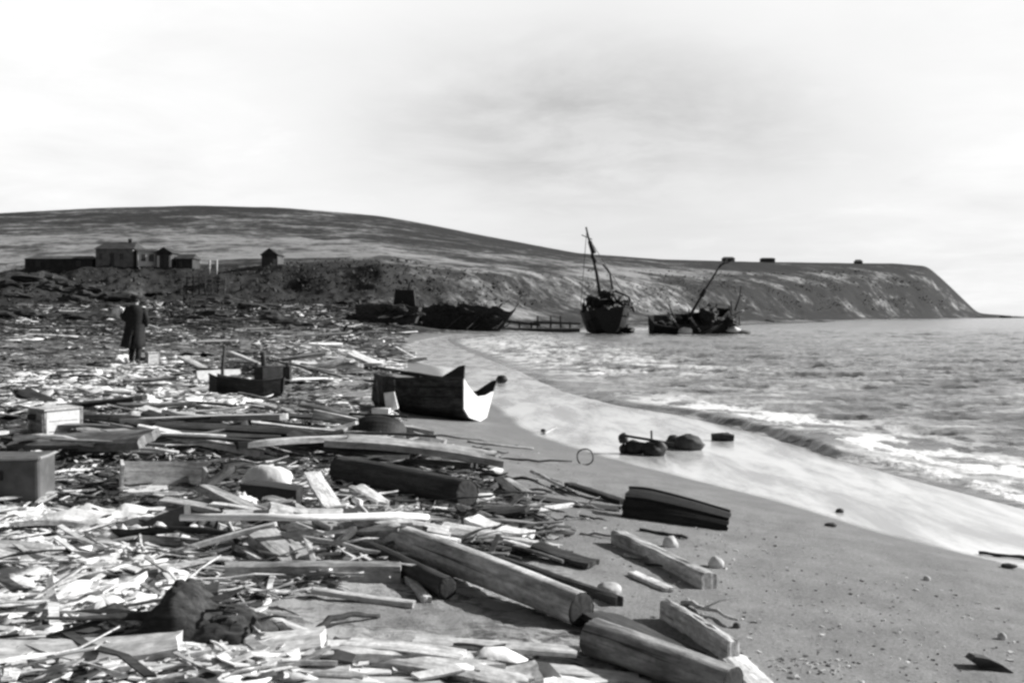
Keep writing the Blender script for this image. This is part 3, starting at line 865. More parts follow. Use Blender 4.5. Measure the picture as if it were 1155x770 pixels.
def wreck_hull(name, p, rz, heel, L, B, D, label, pitch=0.0, extra=None, mat='hull_dark', cat="shipwreck"):
    o = empty(name); set_props(o, label, cat)
    o.location = p; o.rotation_euler = (R(heel), R(pitch), R(rz))
    S = []
    for u, bs, bc, zk, zc, zs_ in ((0, .62, .35, .14, .42, 1.05), (.08, .82, .6, .05, .33, 1.0), (.25, .97, .78, 0, .28, .92), (.5, 1.0, .82, 0, .27, .88), (.72, .86, .62, 0, .3, .95), (.88, .5, .3, .04, .36, 1.1), (.96, .2, .1, .14, .5, 1.24), (1.0, .03, .02, .4, .8, 1.32)):
        S.append(((u - .5) * L, bs * B / 2, bc * B / 2, zk * D, zc * D, zs_ * D))
    vs, fs, m = hull_mesh(S)
    h = link_mesh("hull", vs, fs, M[mat], o); solid(h, .08, -1)
    tb = len(vs)
    row = vs[:m]; link_mesh("transom", row, [tuple(range(m))], M[mat], o); 
    dk = [(x, s * bs * .96, zs_ - .28 * D) for (x, bs, bc, zk, zc, zs_) in S for s in (-1, 1)]
    link_mesh("deck", dk, [(2 * i, 2 * i + 2, 2 * i + 3, 2 * i + 1) for i in range(len(S) - 1)], M['wood_dark'], o)
    for s in (-1, 1):
        MB().tube([(x, s * (bs + .02), zs_) for (x, bs, bc, zk, zc, zs_) in S], .07, 6).build("rail", M['wood_dark'], o)
        MB().tube([(x, s * (bc + (bs - bc) * .6 + .04), zc + (zs_ - zc) * .55) for (x, bs, bc, zk, zc, zs_) in S], .05, 6).build("rubbing_strake", M['hull_dark'], h)
    return o
def world_mast(name, parent, a, b, r0, r1, mat='wood_dark', n=8, mid=None):
    inv = parent.matrix_world.inverted()
    pts = [a] + ([mid] if mid is not None else []) + [b]
    P = [inv @ Vector(q) for q in pts]
    Q = []
    for i in range(len(P) - 1):
        for k in range(4): Q.append(P[i].lerp(P[i + 1], k / 4))
    Q.append(P[-1])
    rad = [r0 + (r1 - r0) * i / (len(Q) - 1) for i in range(len(Q))]
    return MB().tube(Q, rad, n).build(name, M[mat], parent, True)

blob_later = []
# wreck with the tall leaning mast
D1 = 104.0
w1p = pix(684, 378, D1); w1p.z = -.3
wr1 = wreck_hull("schooner_wreck", w1p, 92, -6, 9.0, 5.0, 3.2, "bluff dark ship's hull aground in the shallows with a tall mast leaning left", pitch=-3)
bpy.context.view_layer.update()
mast = world_mast("mast", wr1, pix(680, 350, D1), pix(661, 256, D1), .26, .09, mid=pix(673, 308, D1))
world_mast("crosstree", mast if False else wr1, pix(656, 265, D1 - .3), pix(668, 270, D1 - .3), .05, .05)
world_mast("topmast_block", wr1, pix(665, 272, D1 - .2), pix(670, 286, D1 - .2), .22, .3)
world_mast("topmast_block", wr1, pix(668, 288, D1 - .2), pix(672, 296, D1 - .2), .25, .2)
world_mast("boom", wr1, pix(680, 298, D1 + .5), pix(691, 326, D1 + .5), .1, .12, mid=pix(688, 308, D1 + .5))
world_mast("stay", wr1, pix(662, 258, D1), pix(655, 345, D1 - 2), .035, .035, 'iron', 4)
world_mast("stay", wr1, pix(664, 268, D1), pix(712, 345, D1 + 2), .035, .035, 'iron', 4)
for k, (a, b) in enumerate((((676, 333), (694, 328)), ((694, 328), (709, 334)), ((709, 334), (716, 352)))):
    world_mast("bulwark_timber", wr1, pix(a[0], a[1], D1 - 1.6), pix(b[0], b[1], D1 - 1.6), .16, .14, 'wood_grey')
inv = wr1.matrix_world.inverted()
MB().box((-1.6, 0, 3.3), (2.2, 2.3, 1.7), jit=.12).build("deckhouse", M['hull_dark'], wr1)
MB().box((1.2, .2, 3.1), (1.8, 2.0, 1.5), jit=.25, taper=.8).build("hatch", M['wood_dark'], wr1)
for k in range(26):
    x = random.uniform(-3.9, 3.6); y = random.choice((-1, 1)) * random.uniform(1.2, 2.2)
    MB().bar((x, y, 2.3), (x + random.uniform(-.6, .6), y + random.uniform(-.5, .5), random.uniform(3.2, 4.4)), .16, .12).build("broken_frame", M['wood_dark'], wr1)
for k in range(13):
    q = pix(random.uniform(660, 712), random.uniform(332, 374), D1 + random.uniform(-3.5, 0)); q = wr1.matrix_world.inverted() @ q
    blob_later.append((q, random.uniform(.5, 1.0), k))
# wreck lying over on its side with the mast leaning right
D2 = 101.0
w2p = pix(776, 380, D2); w2p.z = -.35
wr2 = wreck_hull("trawler_wreck", w2p, 12, 24, 8.4, 3.2, 2.3, "low broken dark hull lying over in the water, thin mast leaning right", pitch=-4)
bpy.context.view_layer.update()
world_mast("mast", wr2, pix(777, 358, D2), pix(813, 298, D2), .17, .08, mid=pix(793, 331, D2))
world_mast("mast_fork", wr2, pix(811, 302, D2), pix(820, 292, D2), .09, .06)
world_mast("mast_fork", wr2, pix(813, 299, D2), pix(828, 293, D2), .08, .05)
world_mast("mast_band", wr2, pix(791, 334, D2 - .1), pix(796, 326, D2 - .1), .26, .24)
world_mast("davit", wr2, pix(829, 350, D2 + 1), pix(836, 322, D2 + 1), .11, .05, mid=pix(834, 336, D2 + 1))
world_mast("broken_rail", wr2, pix(779, 358, D2 - 2), pix(790, 374, D2 - 2), .12, .1, 'wood_mid')
world_mast("broken_rail", wr2, pix(822, 358, D2 - 1), pix(839, 350, D2 - 1), .12, .1, 'wood_mid')
world_mast("broken_rail", wr2, pix(753, 352, D2 - 1), pix(768, 372, D2 - 1), .1, .1, 'wood_grey')
c0 = inv = wr2.matrix_world.inverted()
for (px, py, w_, h_) in ((805, 358, 2.4, 2.6), (814, 368, 1.9, 1.4), (796, 364, 1.6, 1.5), (749, 366, 1.6, 1.6), (762, 362, 1.5, 1.2)):
    MB().box(c0 @ pix(px, py, D2 + .4), (w_, 1.6, h_), Matrix.Rotation(random.uniform(-.5, .5), 3, 'Y'), .75, .15).build("broken_deckhouse", M['hull_dark'], wr2)
for q, r_, k in blob_later: blob("collapsed_planking", q, r_, 'hull_dark', parent=wr1, seed=k, squash=(1.3, 1, .8), amp=.7, sub=3, smooth=False)
for k in range(24):
    px = random.uniform(740, 835); py = random.uniform(350, 370)
    world_mast("broken_frame", wr2, pix(px, py + 6, D2 + random.uniform(-1, 1)), pix(px + random.uniform(-9, 9), py - random.uniform(4, 11), D2 + random.uniform(-1, 1)), .10, .07, 'wood_dark', 5)
for k in range(5): blob("collapsed_planking", wr2.matrix_world.inverted() @ pix(random.uniform(750, 828), random.uniform(352, 368), D2 - 2), random.uniform(.5, .95), 'hull_dark', parent=wr2, seed=k + 30, squash=(1.4, 1, .8), amp=.7, smooth=False)
b = blob("canvas_bundle", pix(773, 374, D2 - 2.6), .62, 'cloth_white', "white bundle lying against the side of the broken dark hull", "bundle", 3, (1.2, .8, .75))
blob("canvas_bundle", pix(827, 372, D2 - 2), .5, 'cloth_white', "small pale bundle at the right-hand end of the broken dark hull", "bundle", 5, (1.4, .8, .6))
blob("rock", pix(836, 376, D2 - 1), .6, 'stone_dark', "small dark rock just right of the broken hull", "rock", 8, (1.6, 1, .6))

# beached scow and second wreck on the strand below the bluff
def prism_hull(name, px0, px1, ytop, ybot, depth, D, label, slant=.7, mat='scow', cat="scow"):
    p0, p1 = pix(px0, ybot, D), pix(px1, ybot, D); m = D / F
    w = (px1 - px0) * m; h = (ybot - ytop) * m; c = (p0 + p1) / 2
    zg = c.z
    o = empty(name, (c.x, c.y, zg)); set_props(o, label, cat)
    vs = []; N = 26
    for i in range(N + 1):
        u = i / N; x = (u - .5) * w
        lowx = x * slant if u > .5 else x * .96
        sag = .10 * h * math.sin(u * 5) + h * (.28 * mnoise.noise(Vector((u * 7, px0, 0))) + .16 * mnoise.noise(Vector((u * 19, px0, 4))))
        for (yy_, zz, xx) in ((-depth / 2, h + sag, x), (-depth * .36, -.3, lowx), (depth * .36, -.3, lowx), (depth / 2, h + sag, x)):
            vs.append((xx, yy_, zz))
    fs = []
    for i in range(N):
        for k in range(3): fs.append((i * 4 + k, (i + 1) * 4 + k, (i + 1) * 4 + k + 1, i * 4 + k + 1))
    fs += [(0, 1, 2, 3), (N * 4 + 3, N * 4 + 2, N * 4 + 1, N * 4)]
    hh = link_mesh("hull", vs, fs, M[mat], o); solid(hh, .1, -1)
    MB().tube([(vs[i * 4][0], vs[i * 4][1], vs[i * 4][2]) for i in range(N + 1)], .1, 6).build("rail", M['wood_dark'], o)
    rs = random.Random(int(px0))
    for k in range(22):
        x = rs.uniform(-.55, .5) * w; l = rs.uniform(.4, 1.7)
        o2 = MB().bar((x, rs.uniform(-.4, .4) * depth, h * .7), (x + rs.uniform(-1, 1), rs.uniform(-.5, .5) * depth, h + l * rs.uniform(.1, .5)), .16, .1).build("broken_timber", M['wood_dark'], o)
    for k in range(6):
        x = rs.uniform(-.5, .4) * w
        MB().bar((x, -depth / 2 - rs.uniform(.3, 1.6), .15), (x + rs.uniform(.5, 2), -depth / 2 - .1, rs.uniform(.2, h * .8)), .2, .08).build("fallen_plank", M['wood_dark'], o)
    for k in range(5):
        blob("broken_planking", (rs.uniform(-.5, .45) * w, -depth * rs.uniform(.2, .5), h * rs.uniform(.2, 1.0)), rs.uniform(.5, 1.0), mat, parent=o, seed=k + int(px0), squash=(1.7, .9, .6), amp=.8, smooth=False)
    for i in range(1, N, 4):
        MB().box((vs[i * 4][0], 0, h * .8), (.14, depth * .9, .14)).build("deck_beam", M['wood_dark'], o)
    return o
prism_hull("beached_scow", 477, 581, 346, 372, 3.4, 108, "long flat dark scow stranded at the foot of the bluff, its end overhanging", .62)
wr3 = prism_hull("beached_lighter", 404, 474, 345, 360, 3.2, 98, "short dark lighter stranded left of the long scow, cabin on top", .85)
MB().box((1.6, 0, 2.1), (2.1, 1.8, 1.5), jit=.1, taper=.85).build("cabin", M['hull_dark'], wr3)
MB().tube([(1.9, 0, 2.6), (2.1, 0, 3.7)], .12, 7).build("stovepipe", M['iron'], wr3)
# broken jetty
pj = pix(600, 377, 112); pj.z = 0
j = empty("broken_jetty", pj); set_props(j, "broken timber jetty of two long dark beams between the scow and the tall-masted hull", "jetty")
m = 112 / F
MB().tube([(-52 * m, 0, .25), (-20 * m, .1, .3), (20 * m, 0, .3), (54 * m, .1, .28)], .3, 8).build("lower_beam", M['wood_dark'], j)
MB().bar((-42 * m, 2.5, 1.5), (10 * m, 2.6, .9), .5, .26).build("fallen_beam", M['wood_dark'], j)
MB().bar((2 * m, 2.3, 1.25), (56 * m, 2.5, 1.05), .5, .26).build("deck_beam", M['wood_dark'], j)
for k in range(8):
    x = (-40 + k * 12.5 + random.uniform(-5, 5)) * m
    MB().tube([(x, 2.5, -.3), (x + random.uniform(-.1, .1), 2.4, 1.3 + random.choice((0, 0, .7)))], .12, 6).build("pile", M['wood_dark'], j)
for k in range(3):
    MB().bar(((70 + k * 14) * m, .5, .1), ((84 + k * 14) * m, .7, .25), .4, .2).build("loose_beam", M['wood_grey'], j)

# dark reef rocks below the headland
for k, (px, w_) in enumerate(((868, 11), (892, 8), (905, 10), (925, 7), (938, 9), (960, 10), (985, 7), (1000, 9), (1016, 8))):
    D = 330 + (px - 860) * 1.8
    p = pix(px, 360, D); p.z = .2
    blob("reef_rock", p, w_ * D / F * .5, 'stone_dark', "%s from the left in the row of dark reef rocks beneath the headland" % ("first", "second", "third", "fourth", "fifth", "sixth", "seventh", "eighth", "ninth")[k], "rock", k + 20, (1.3, .8, .3), sub=2, group="reef rocks beneath the headland")
blob("reef_rock", pix(1135, 357.4, 700), 3.2, 'stone_dark', "low dark rock on the horizon off the tip of the headland", "rock", 60, (1.6, .8, .35), sub=2)

# ================================================================== foreground and middle debris
# --- the man ---------------------------------------------------------------
def make_person():
    foot = gp(153, 411); mp_ = mpp(foot)
    o = empty("person", foot); set_props(o, "person in a long dark coat and cap, walking away across the littered flat", "person")
    o.rotation_euler = (0, 0, R(6)); k = 78 * mp_ / 1.78
    o.scale = (k, k, k)
    # one continuous body grown over a skeleton; y+ is the way he faces (away from the viewer)
    J = {'pel': (0, 0, .95, .13), 'sp': (0, -.01, 1.15, .135), 'ch': (0, .0, 1.33, .15), 'nk': (0, .02, 1.48, .062), 'hd': (0, .045, 1.58, .085), 'hd2': (0, .05, 1.68, .085),
         'shL': (-.19, 0, 1.41, .066), 'elL': (-.29, .0, 1.17, .048), 'wrL': (-.36, .13, 1.29, .031), 'haL': (-.375, .16, 1.33, .034),
         'shR': (.19, 0, 1.41, .066), 'elR': (.27, -.02, 1.15, .048), 'wrR': (.22, .12, .98, .031), 'haR': (.20, .16, .93, .034),
         'hiL': (-.1, 0, .9, .095), 'knL': (-.11, .09, .5, .062), 'anL': (-.11, -.0, .1, .042), 'toL': (-.12, .15, .035, .032),
         'hiR': (.1, 0, .9, .095), 'knR': (.1, .03, .49, .062), 'anR': (.09, -.16, .13, .042), 'toR': (.1, -.03, .035, .032)}
    E = [('pel', 'sp'), ('sp', 'ch'), ('ch', 'nk'), ('nk', 'hd'), ('hd', 'hd2'), ('ch', 'shL'), ('shL', 'elL'), ('elL', 'wrL'), ('wrL', 'haL'), ('ch', 'shR'), ('shR', 'elR'), ('elR', 'wrR'), ('wrR', 'haR'),
         ('pel', 'hiL'), ('hiL', 'knL'), ('knL', 'anL'), ('anL', 'toL'), ('pel', 'hiR'), ('hiR', 'knR'), ('knR', 'anR'), ('anR', 'toR')]
    ks = list(J)
    for sd_, hand in (('L', Vector(J['haL'][:3])), ('R', Vector(J['haR'][:3]))):
        dr = (hand - Vector(J['wr' + sd_][:3])).normalized()
        for f in range(4):
            o1 = hand + Vector(((f - 1.5) * .02, 0, 0)) + dr * .03; o2 = o1 + dr * .04; o3 = o2 + dr * .02 + Vector((0, 0, -.025))
            for nme, q in (('a', o1), ('b', o2), ('c', o3)):
                J['f%s%d%s' % (sd_, f, nme)] = (q.x, q.y, q.z, .009)
            E += [('ha' + sd_, 'f%s%da' % (sd_, f)), ('f%s%da' % (sd_, f), 'f%s%db' % (sd_, f)), ('f%s%db' % (sd_, f), 'f%s%dc' % (sd_, f))]
        th = hand + Vector((.035 if sd_ == 'L' else -.035, 0, .01)); t2_ = th + dr * .035
        J['t' + sd_] = (th.x, th.y, th.z, .011); J['u' + sd_] = (t2_.x, t2_.y, t2_.z, .009)
        E += [('ha' + sd_, 't' + sd_), ('t' + sd_, 'u' + sd_)]
    ks = list(J)
    me = bpy.data.meshes.new("body")
    me.from_pydata([J[q][:3] for q in ks], [(ks.index(a), ks.index(b)) for a, b in E], [])
    bo = bpy.data.objects.new("body", me); COL.objects.link(bo); bo.parent = o
    sk = bo.modifiers.new("skin", 'SKIN')
    for i, q in enumerate(ks):
        sv = me.skin_vertices[0].data[i]; sv.radius = (J[q][3], J[q][3]); sv.use_root = (q == 'pel')
    subd(bo, 2)
    me.materials.append(M['skin'])
    # ears and nose
    for sx_ in (-1, 1): blob("ear", (sx_ * .088, .035, 1.625), .022, 'skin', parent=o, squash=(.4, .8, 1.2), sub=2)
    blob("nose", (0, .145, 1.62), .016, 'skin', parent=o, squash=(.8, 1, 1.3), sub=2)
    # hair and cap
    hb_ = blob("hair", (0, .02, 1.66), .1, 'coat', parent=o, squash=(.98, .95, .8), amp=.05)
    cp = MB(); N = 18; prof = [(.105, 1.70), (.125, 1.72), (.128, 1.76), (.105, 1.785), (.04, 1.795)]
    vs = [(r * math.cos(2 * math.pi * i / N), .04 + r * 1.08 * math.sin(2 * math.pi * i / N), z) for r, z in prof for i in range(N)]
    fs = [(a * N + i, a * N + (i + 1) % N, (a + 1) * N + (i + 1) % N, (a + 1) * N + i) for a in range(len(prof) - 1) for i in range(N)] + [tuple((len(prof) - 1) * N + i for i in range(N))]
    cp.add(vs, fs); cp.build("cap", M['coat'], o, True)
    # coat: lofted rings from collar to below the knee, with folds and a vent, hem blown to the left
    N = 36; prof = [(.085, .085, 1.53, 0, .015), (.125, .11, 1.50, 0, .01), (.215, .13, 1.44, 0, .0), (.245, .155, 1.36, 0, 0), (.235, .165, 1.2, 0, 0), (.225, .165, 1.05, -.005, 0), (.24, .19, .9, -.015, -.01), (.26, .22, .72, -.03, -.01), (.285, .24, .56, -.05, -.02), (.30, .25, .44, -.065, -.02)]
    vs = []; 
    for ri, (rx, ry, z, cx, cy) in enumerate(prof):
        fold = max(0, (1.1 - z)) * .16
        for i in range(N):
            a = 2 * math.pi * i / N
            q = 1 + fold * math.sin(a * 7 + z * 2) * .6 + .012 * math.sin(a * 13 + ri)
            zz = z + (.03 * math.sin(a * 2 + 1) if ri == len(prof) - 1 else 0)
            vs.append((cx + rx * q * math.cos(a), cy + ry * q * math.sin(a), zz))
    fs = [(a * N + (i + 1) % N, a * N + i, (a + 1) * N + i, (a + 1) * N + (i + 1) % N) for a in range(len(prof) - 1) for i in range(N) if not (a >= 6 and i == 27)]
    co = link_mesh("coat", vs, fs, M['coat'], o, True); solid(co, .012, 1)
    MB().tube([(.235 * math.cos(t_), .17 * math.sin(t_), 1.08) for t_ in np.linspace(0, 2 * math.pi, 24)], .014, 5).build("belt", M['coat'], co)
    for sd_, pts in (('L', [(-.17, 0, 1.43), (-.225, .01, 1.33), (-.29, .0, 1.17), (-.325, .07, 1.23), (-.357, .12, 1.285)]), ('R', [(.17, 0, 1.43), (.23, -.005, 1.33), (.285, -.02, 1.14), (.26, .05, 1.06), (.222, .11, .99)])):
        MB().tube(pts, [.08, .085, .075, .066, .058], 12).build("sleeve", M['coat'], co, True)
    for sx_, a, b, c in ((-1, (-.1, .02, .75), (-.11, .09, .5), (-.11, 0, .1)), (1, (.1, 0, .75), (.1, .03, .49), (.09, -.16, .14))):
        MB().tube([a, b, Vector(b).lerp(Vector(c), .5), c], [.1, .082, .074, .068], 12).build("trouser_leg", M['coat'], o, True)
    for x, y, z, rx in ((-.115, .06, .045, 0), (.095, -.09, .055, .35)):
        bt = blob("boot", (x, y, z + .01), .1, 'iron', parent=o, squash=(.5, 1.45, .55), amp=.05); bt.rotation_euler = (-rx, 0, 0)
    return o
person = make_person()
pw = person.location; pm = mpp(pw)
mm = MB(); 
bag = blob("paper_bundle", pw + Vector((-.46, .05, 1.36)) * .985, .13, 'cloth_white', "small white bundle held in the left hand of the person in the long coat", "bundle", 2, (1.15, .7, .9), .2, 2)

def crumple_sheet(name, px, py, w, d, h, mat, label, cat, rz=0.0, seed=0, group=None, n=22, lift=0.0, freq=2.2):
    """a crumpled sheet / mound of cloth lying on the ground, edges down"""
    c = gp(px, py)
    vs = []; fs = []
    ca_, sa_ = math.cos(rz), math.sin(rz)
    for i in range(n + 1):
        for j in range(n + 1):
            u, v = i / n * 2 - 1, j / n * 2 - 1
            ed = 1 + .16 * mnoise.noise(Vector((u * 1.7 + seed, v * 1.7, 2.2)))
            x, y = u * w / 2 * ed, v * d / 2 * ed
            rr_ = max(abs(u), abs(v))
            prof = max(0, 1 - rr_ ** 2.2) ** .6
            nz = .62 + .7 * mnoise.noise(Vector((u * freq + seed * 3, v * freq, seed))) + .38 * abs(mnoise.noise(Vector((u * freq * 2.6, v * freq * 2.6 + seed, 4))))
            X_, Y_ = x * ca_ - y * sa_, x * sa_ + y * ca_
            gzz = gz(c.x + X_, c.y + Y_) - c.z
            vs.append((X_, Y_, max(gzz, -.2) + .01 + h * prof * max(nz, .06) + lift * prof))
    for i in range(n):
        for j in range(n): fs.append((i * (n + 1) + j, (i + 1) * (n + 1) + j, (i + 1) * (n + 1) + j + 1, i * (n + 1) + j + 1))
    o = link_mesh(name, vs, fs, M[mat], None, True); o.location = c; solid(o, .006, 1)
    return set_props(o, label, cat, group)

def panel(name, px, py, w, h, t_, mat, label, cat, rx=60, rz=0, ry=0, batten=None, lift=0.0, broken=.12, group=None):
    """a stiff board or sheet propped on its lower edge"""
    c = gp(px, py, lift)
    rs = random.Random(int(px * 7 + py))
    top = [(-.5, 1 - rs.uniform(0, broken)), (-.2, 1 - rs.uniform(0, broken)), (.15, 1 - rs.uniform(0, broken)), (.5, 1 - rs.uniform(0, broken))]
    out = [(-.5, 0), (0, rs.uniform(-.02, .02)), (.5, 0)] + [(x, y) for x, y in reversed(top)]
    k = len(out); vs = [(x * w, -t_ / 2, y * h) for x, y in out] + [(x * w, t_ / 2, y * h) for x, y in out]
    fs = [tuple(range(k)), tuple(range(2 * k - 1, k - 1, -1))] + [((i + 1) % k, i, i + k, (i + 1) % k + k) for i in range(k)]
    o = link_mesh(name, vs, fs, M[mat]); o.location = c; o.rotation_euler = (R(rx - 90), R(ry), R(rz))
    if batten:
        for u in (-.38, .38): MB().box((u * w, -t_, h * .48), (.05, .03, h * .8)).build("batten", M[batten], o)
    return set_props(o, label, cat, group)

def crate(name, p, w, d, h, rz, label, cat="crate", face='wood_grey', side='paint_white', n=4, open_top=True, lean=0.0):
    o = empty(name, p, R(rz)); o.rotation_euler = (R(lean), R(lean * .6), R(rz)); set_props(o, label, cat)
    th = .018
    def slats(nm, make, mat):
        hh = h / n
        m_ = MB()
        m_.add(*make()); m_.build(nm, M[mat], o)
    def wall(cx, cy, lx, ly, mat):
        m_ = MB()
        nseg = 6; vs = []; fs = []
        m_.box((cx, cy, h / 2), (lx, ly, h), jit=.004); x = m_.build("side_panel", M[mat], o)
        for q in range(1, n):
            MB()
        return x
    wall(0, -d / 2, w, th, face); wall(0, d / 2, w, th, face)
    wall(w / 2 - th / 2 - .001, 0, th, d - th - .004, side); wall(-w / 2 + th / 2 + .001, 0, th, d - th - .004, face)
    MB().box((0, 0, th / 2 + .003), (w - 2 * th - .01, d - th - .01, th)).build("base", M[face], o)
    for sx_ in (-1, 1):
        for sy_ in (-1, 1):
            MB().box((sx_ * (w / 2 - .03), sy_ * (d / 2 + th * .9), h / 2), (.045, th, h * .98)).build("corner_batten", M['wood_mid'], o)
    for z in (.34, .67):
        MB().box((0, -d / 2 - th * .52, h * z), (w * .84, .002, .006)).build("board_gap", M['iron'], o)
    for z in (.33, .66):
        MB().box((w / 2 + .0005, 0, h * z), (.002, d * .8, .005)).build("board_gap", M['wood_dark'], o)
    if not open_top:
        MB().box((0, 0, h + th / 2 + .003), (w + .03, d + .03, th), jit=.004).build("lid", M['wood_pale'], o)
    return o

# --- boxes, drums, hulks -----------------------------------------------------
p = gp(62, 497); crate("crate", p + Vector((-.04, .1, 0)), .38, .36, .32, -42, "square wooden crate at left with a sunlit white end and grey side", open_top=False, lean=0)  # one end whitened: the sunlight on it is put into its colour
p = gp(172, 412); crate("small_box", p, .26, .24, .32, -55, "small upright white box standing on the ground just right of the person in the coat", "box", 'paint_white', 'paint_white', open_top=False)
crumple_sheet("white_cloth", 138, 408, .55, .5, .22, 'cloth_white', "low white heap on the ground at the left foot of the person in the coat", "cloth", seed=2)
# drum at the left edge
c0 = gp(2, 571); o = empty("metal_tank", c0 + Vector((0, .16, 0)), R(6)); set_props(o, "dark grey rimmed metal tank, box-like, cut by the left edge of the picture", "tank")
TW, TD, TH = 76 * mpp(c0), .3, 56 * mpp(c0)
tv = MB(); n_ = 10
for a_ in range(1): tv.box((0, 0, TH / 2), (TW, TD, TH), jit=.006)
tv = tv.build("body", M['drum_grey'], o); bv = tv.modifiers.new("bevel", 'BEVEL'); bv.width = .03; bv.segments = 3
for z_ in (TH - .012, .02):
    for a_, b_ in (((-TW / 2, -TD / 2), (TW / 2, -TD / 2)), ((TW / 2, -TD / 2), (TW / 2, TD / 2)), ((TW / 2, TD / 2), (-TW / 2, TD / 2)), ((-TW / 2, TD / 2), (-TW / 2, -TD / 2))):
        MB().tube([(a_[0], a_[1], z_), ((a_[0] + b_[0]) / 2, (a_[1] + b_[1]) / 2 - .004, z_ - .004), (b_[0], b_[1], z_)], .011, 6).build("rim", M['paint_grey'], o)
MB().box((-.02, -TD / 2 - .004, TH * .62), (.02, .01, .06)).build("latch", M['iron'], o)
crumple_sheet("canvas_sheet", 20, 582, .75, .34, .06, 'cloth_white', "flat white sheet on the ground in front of the grey tank", "canvas", seed=3)
plank("plank", (-20, 492), (30, 486), .14, .03, 'wood_pale', "short pale board lying between the square crate and the grey tank", la=.1, lb=.06)
# open trough / box lying with its inside to the viewer
def trough(px0, px1, py, hpx, label):
    a, b = gp(px0, py), gp(px1, py); L = (b - a).length; m_ = mpp(a); h = hpx * m_
    o = empty("open_box"); o.matrix_world = frame_at((a + b) / 2 + Vector((0, 0, .01)), b - a); set_props(o, label, "box")
    MB().box((0, .16, h * .5), (L, .02, h), jit=.006).build("back_panel", M['wood_grey'], o)
    MB().box((0, 0, .012), (L, .31, .02), jit=.004).build("base", M['wood_pale'], o)
    MB().box((-L / 2 + .012, -.01, h * .52), (.024, .3, h * 1.05), jit=.004).build("end_panel", M['wood_pale'], o)
    MB().box((L / 2 - .012, .0, h * .42), (.024, .28, h * .84), jit=.004).build("end_panel", M['wood_mid'], o)
    MB().box((0, -.15, h * .07), (L * .98, .02, h * .14), jit=.004).build("front_panel", M['wood_pale'], o)
    return o
trough(134, 232, 556, 32, "long open wooden box lying on its back, right of the grey tank")
plank("plank", (226, 556), (262, 530), .07, .05, 'wood_dark', "short dark squared stick leaning against the right end of the open wooden box", lb=.1)
crumple_sheet("canvas_sheet", 122, 592, .8, .5, .09, 'cloth_white', "large rumpled white sheet spread below the open wooden box", "canvas", seed=7)
crumple_sheet("canvas_sheet", 168, 618, .62, .22, .12, 'cloth_white', "narrow white rolled sheet in front of the black pointed slab", "canvas", seed=9)
crumple_sheet("canvas_sheet", 268, 588, .30, .3, .16, 'cloth_white', "small rumpled white sheet between the black pointed slab and the dark chest", "canvas", seed=12)
# black pointed slab
def slab(name, pts, t_, mat, label, cat, back=.12):
    P = [gp(x, y, l) for x, y, l in pts]; c = P[0].copy()
    q = Vector((0.02, back, 0)); vs = [v - c for v in P] + [v - c + q for v in P]; k = len(P)
    fs = [tuple(range(k)), tuple(range(2 * k - 1, k - 1, -1))] + [((i + 1) % k, i, i + k, (i + 1) % k + k) for i in range(k)]
    o = link_mesh(name, vs, fs, M[mat]); o.location = c
    return set_props(o, label, cat)
def slab_px(name, pix_, depth_px, t_, mat, label, cat):
    """thick slab: its front outline at the depth of the ground seen at depth_px, leaning back slightly"""
    g0 = gp(*depth_px); P = []
    for (x, y) in pix_:
        q = pix(x, y, g0.y); q.y += (q.z - g0.z) * .35; P.append(q)
    zmin = min(q.z for q in P); c = Vector((sum(q.x for q in P) / len(P), g0.y, zmin))
    k = len(P); n_ = 3; vs = []
    for l in range(n_ + 1):
        for q in P:
            w_ = q - c; s_ = 1 - .10 * (l / n_) ** 2
            vs.append((w_.x * s_ + random.uniform(-.004, .004), w_.y + t_ * l / n_, w_.z * s_))
    fs = [tuple(range(k)), tuple(range(n_ * k + k - 1, n_ * k - 1, -1))]
    for l in range(n_):
        fs += [(l * k + (i + 1) % k, l * k + i, (l + 1) * k + i, (l + 1) * k + (i + 1) % k) for i in range(k)]
    o = link_mesh(name, vs, fs, M[mat]); o.location = c + Vector((0, 0, -.01))
    return set_props(o, label, cat)
slab_px("rock_slab", [(150, 604), (154, 592), (170, 583), (188, 576), (203, 571), (206, 584), (210, 600), (204, 606)], (180, 606), .16, 'stone_dark', "black pointed slab standing on edge among white sheets", "rock")
# dark chest with slanting lid and white dome
slab_px("broken_chest", [(268, 546), (300, 549), (332, 553), (334, 583), (300, 582), (280, 580), (268, 562)], (300, 583), .3, 'hull_dark', "dark broken chest beside the foot of the upright pale plank", "chest")
g0 = gp(296, 552, .0); 
blob("canvas_bundle", gp(296, 560) + Vector((0, .12, .10)), .16, 'cloth_white', "white domed canvas bundle resting behind the dark broken chest", "bundle", 14, (1.25, .7, .8), .2)
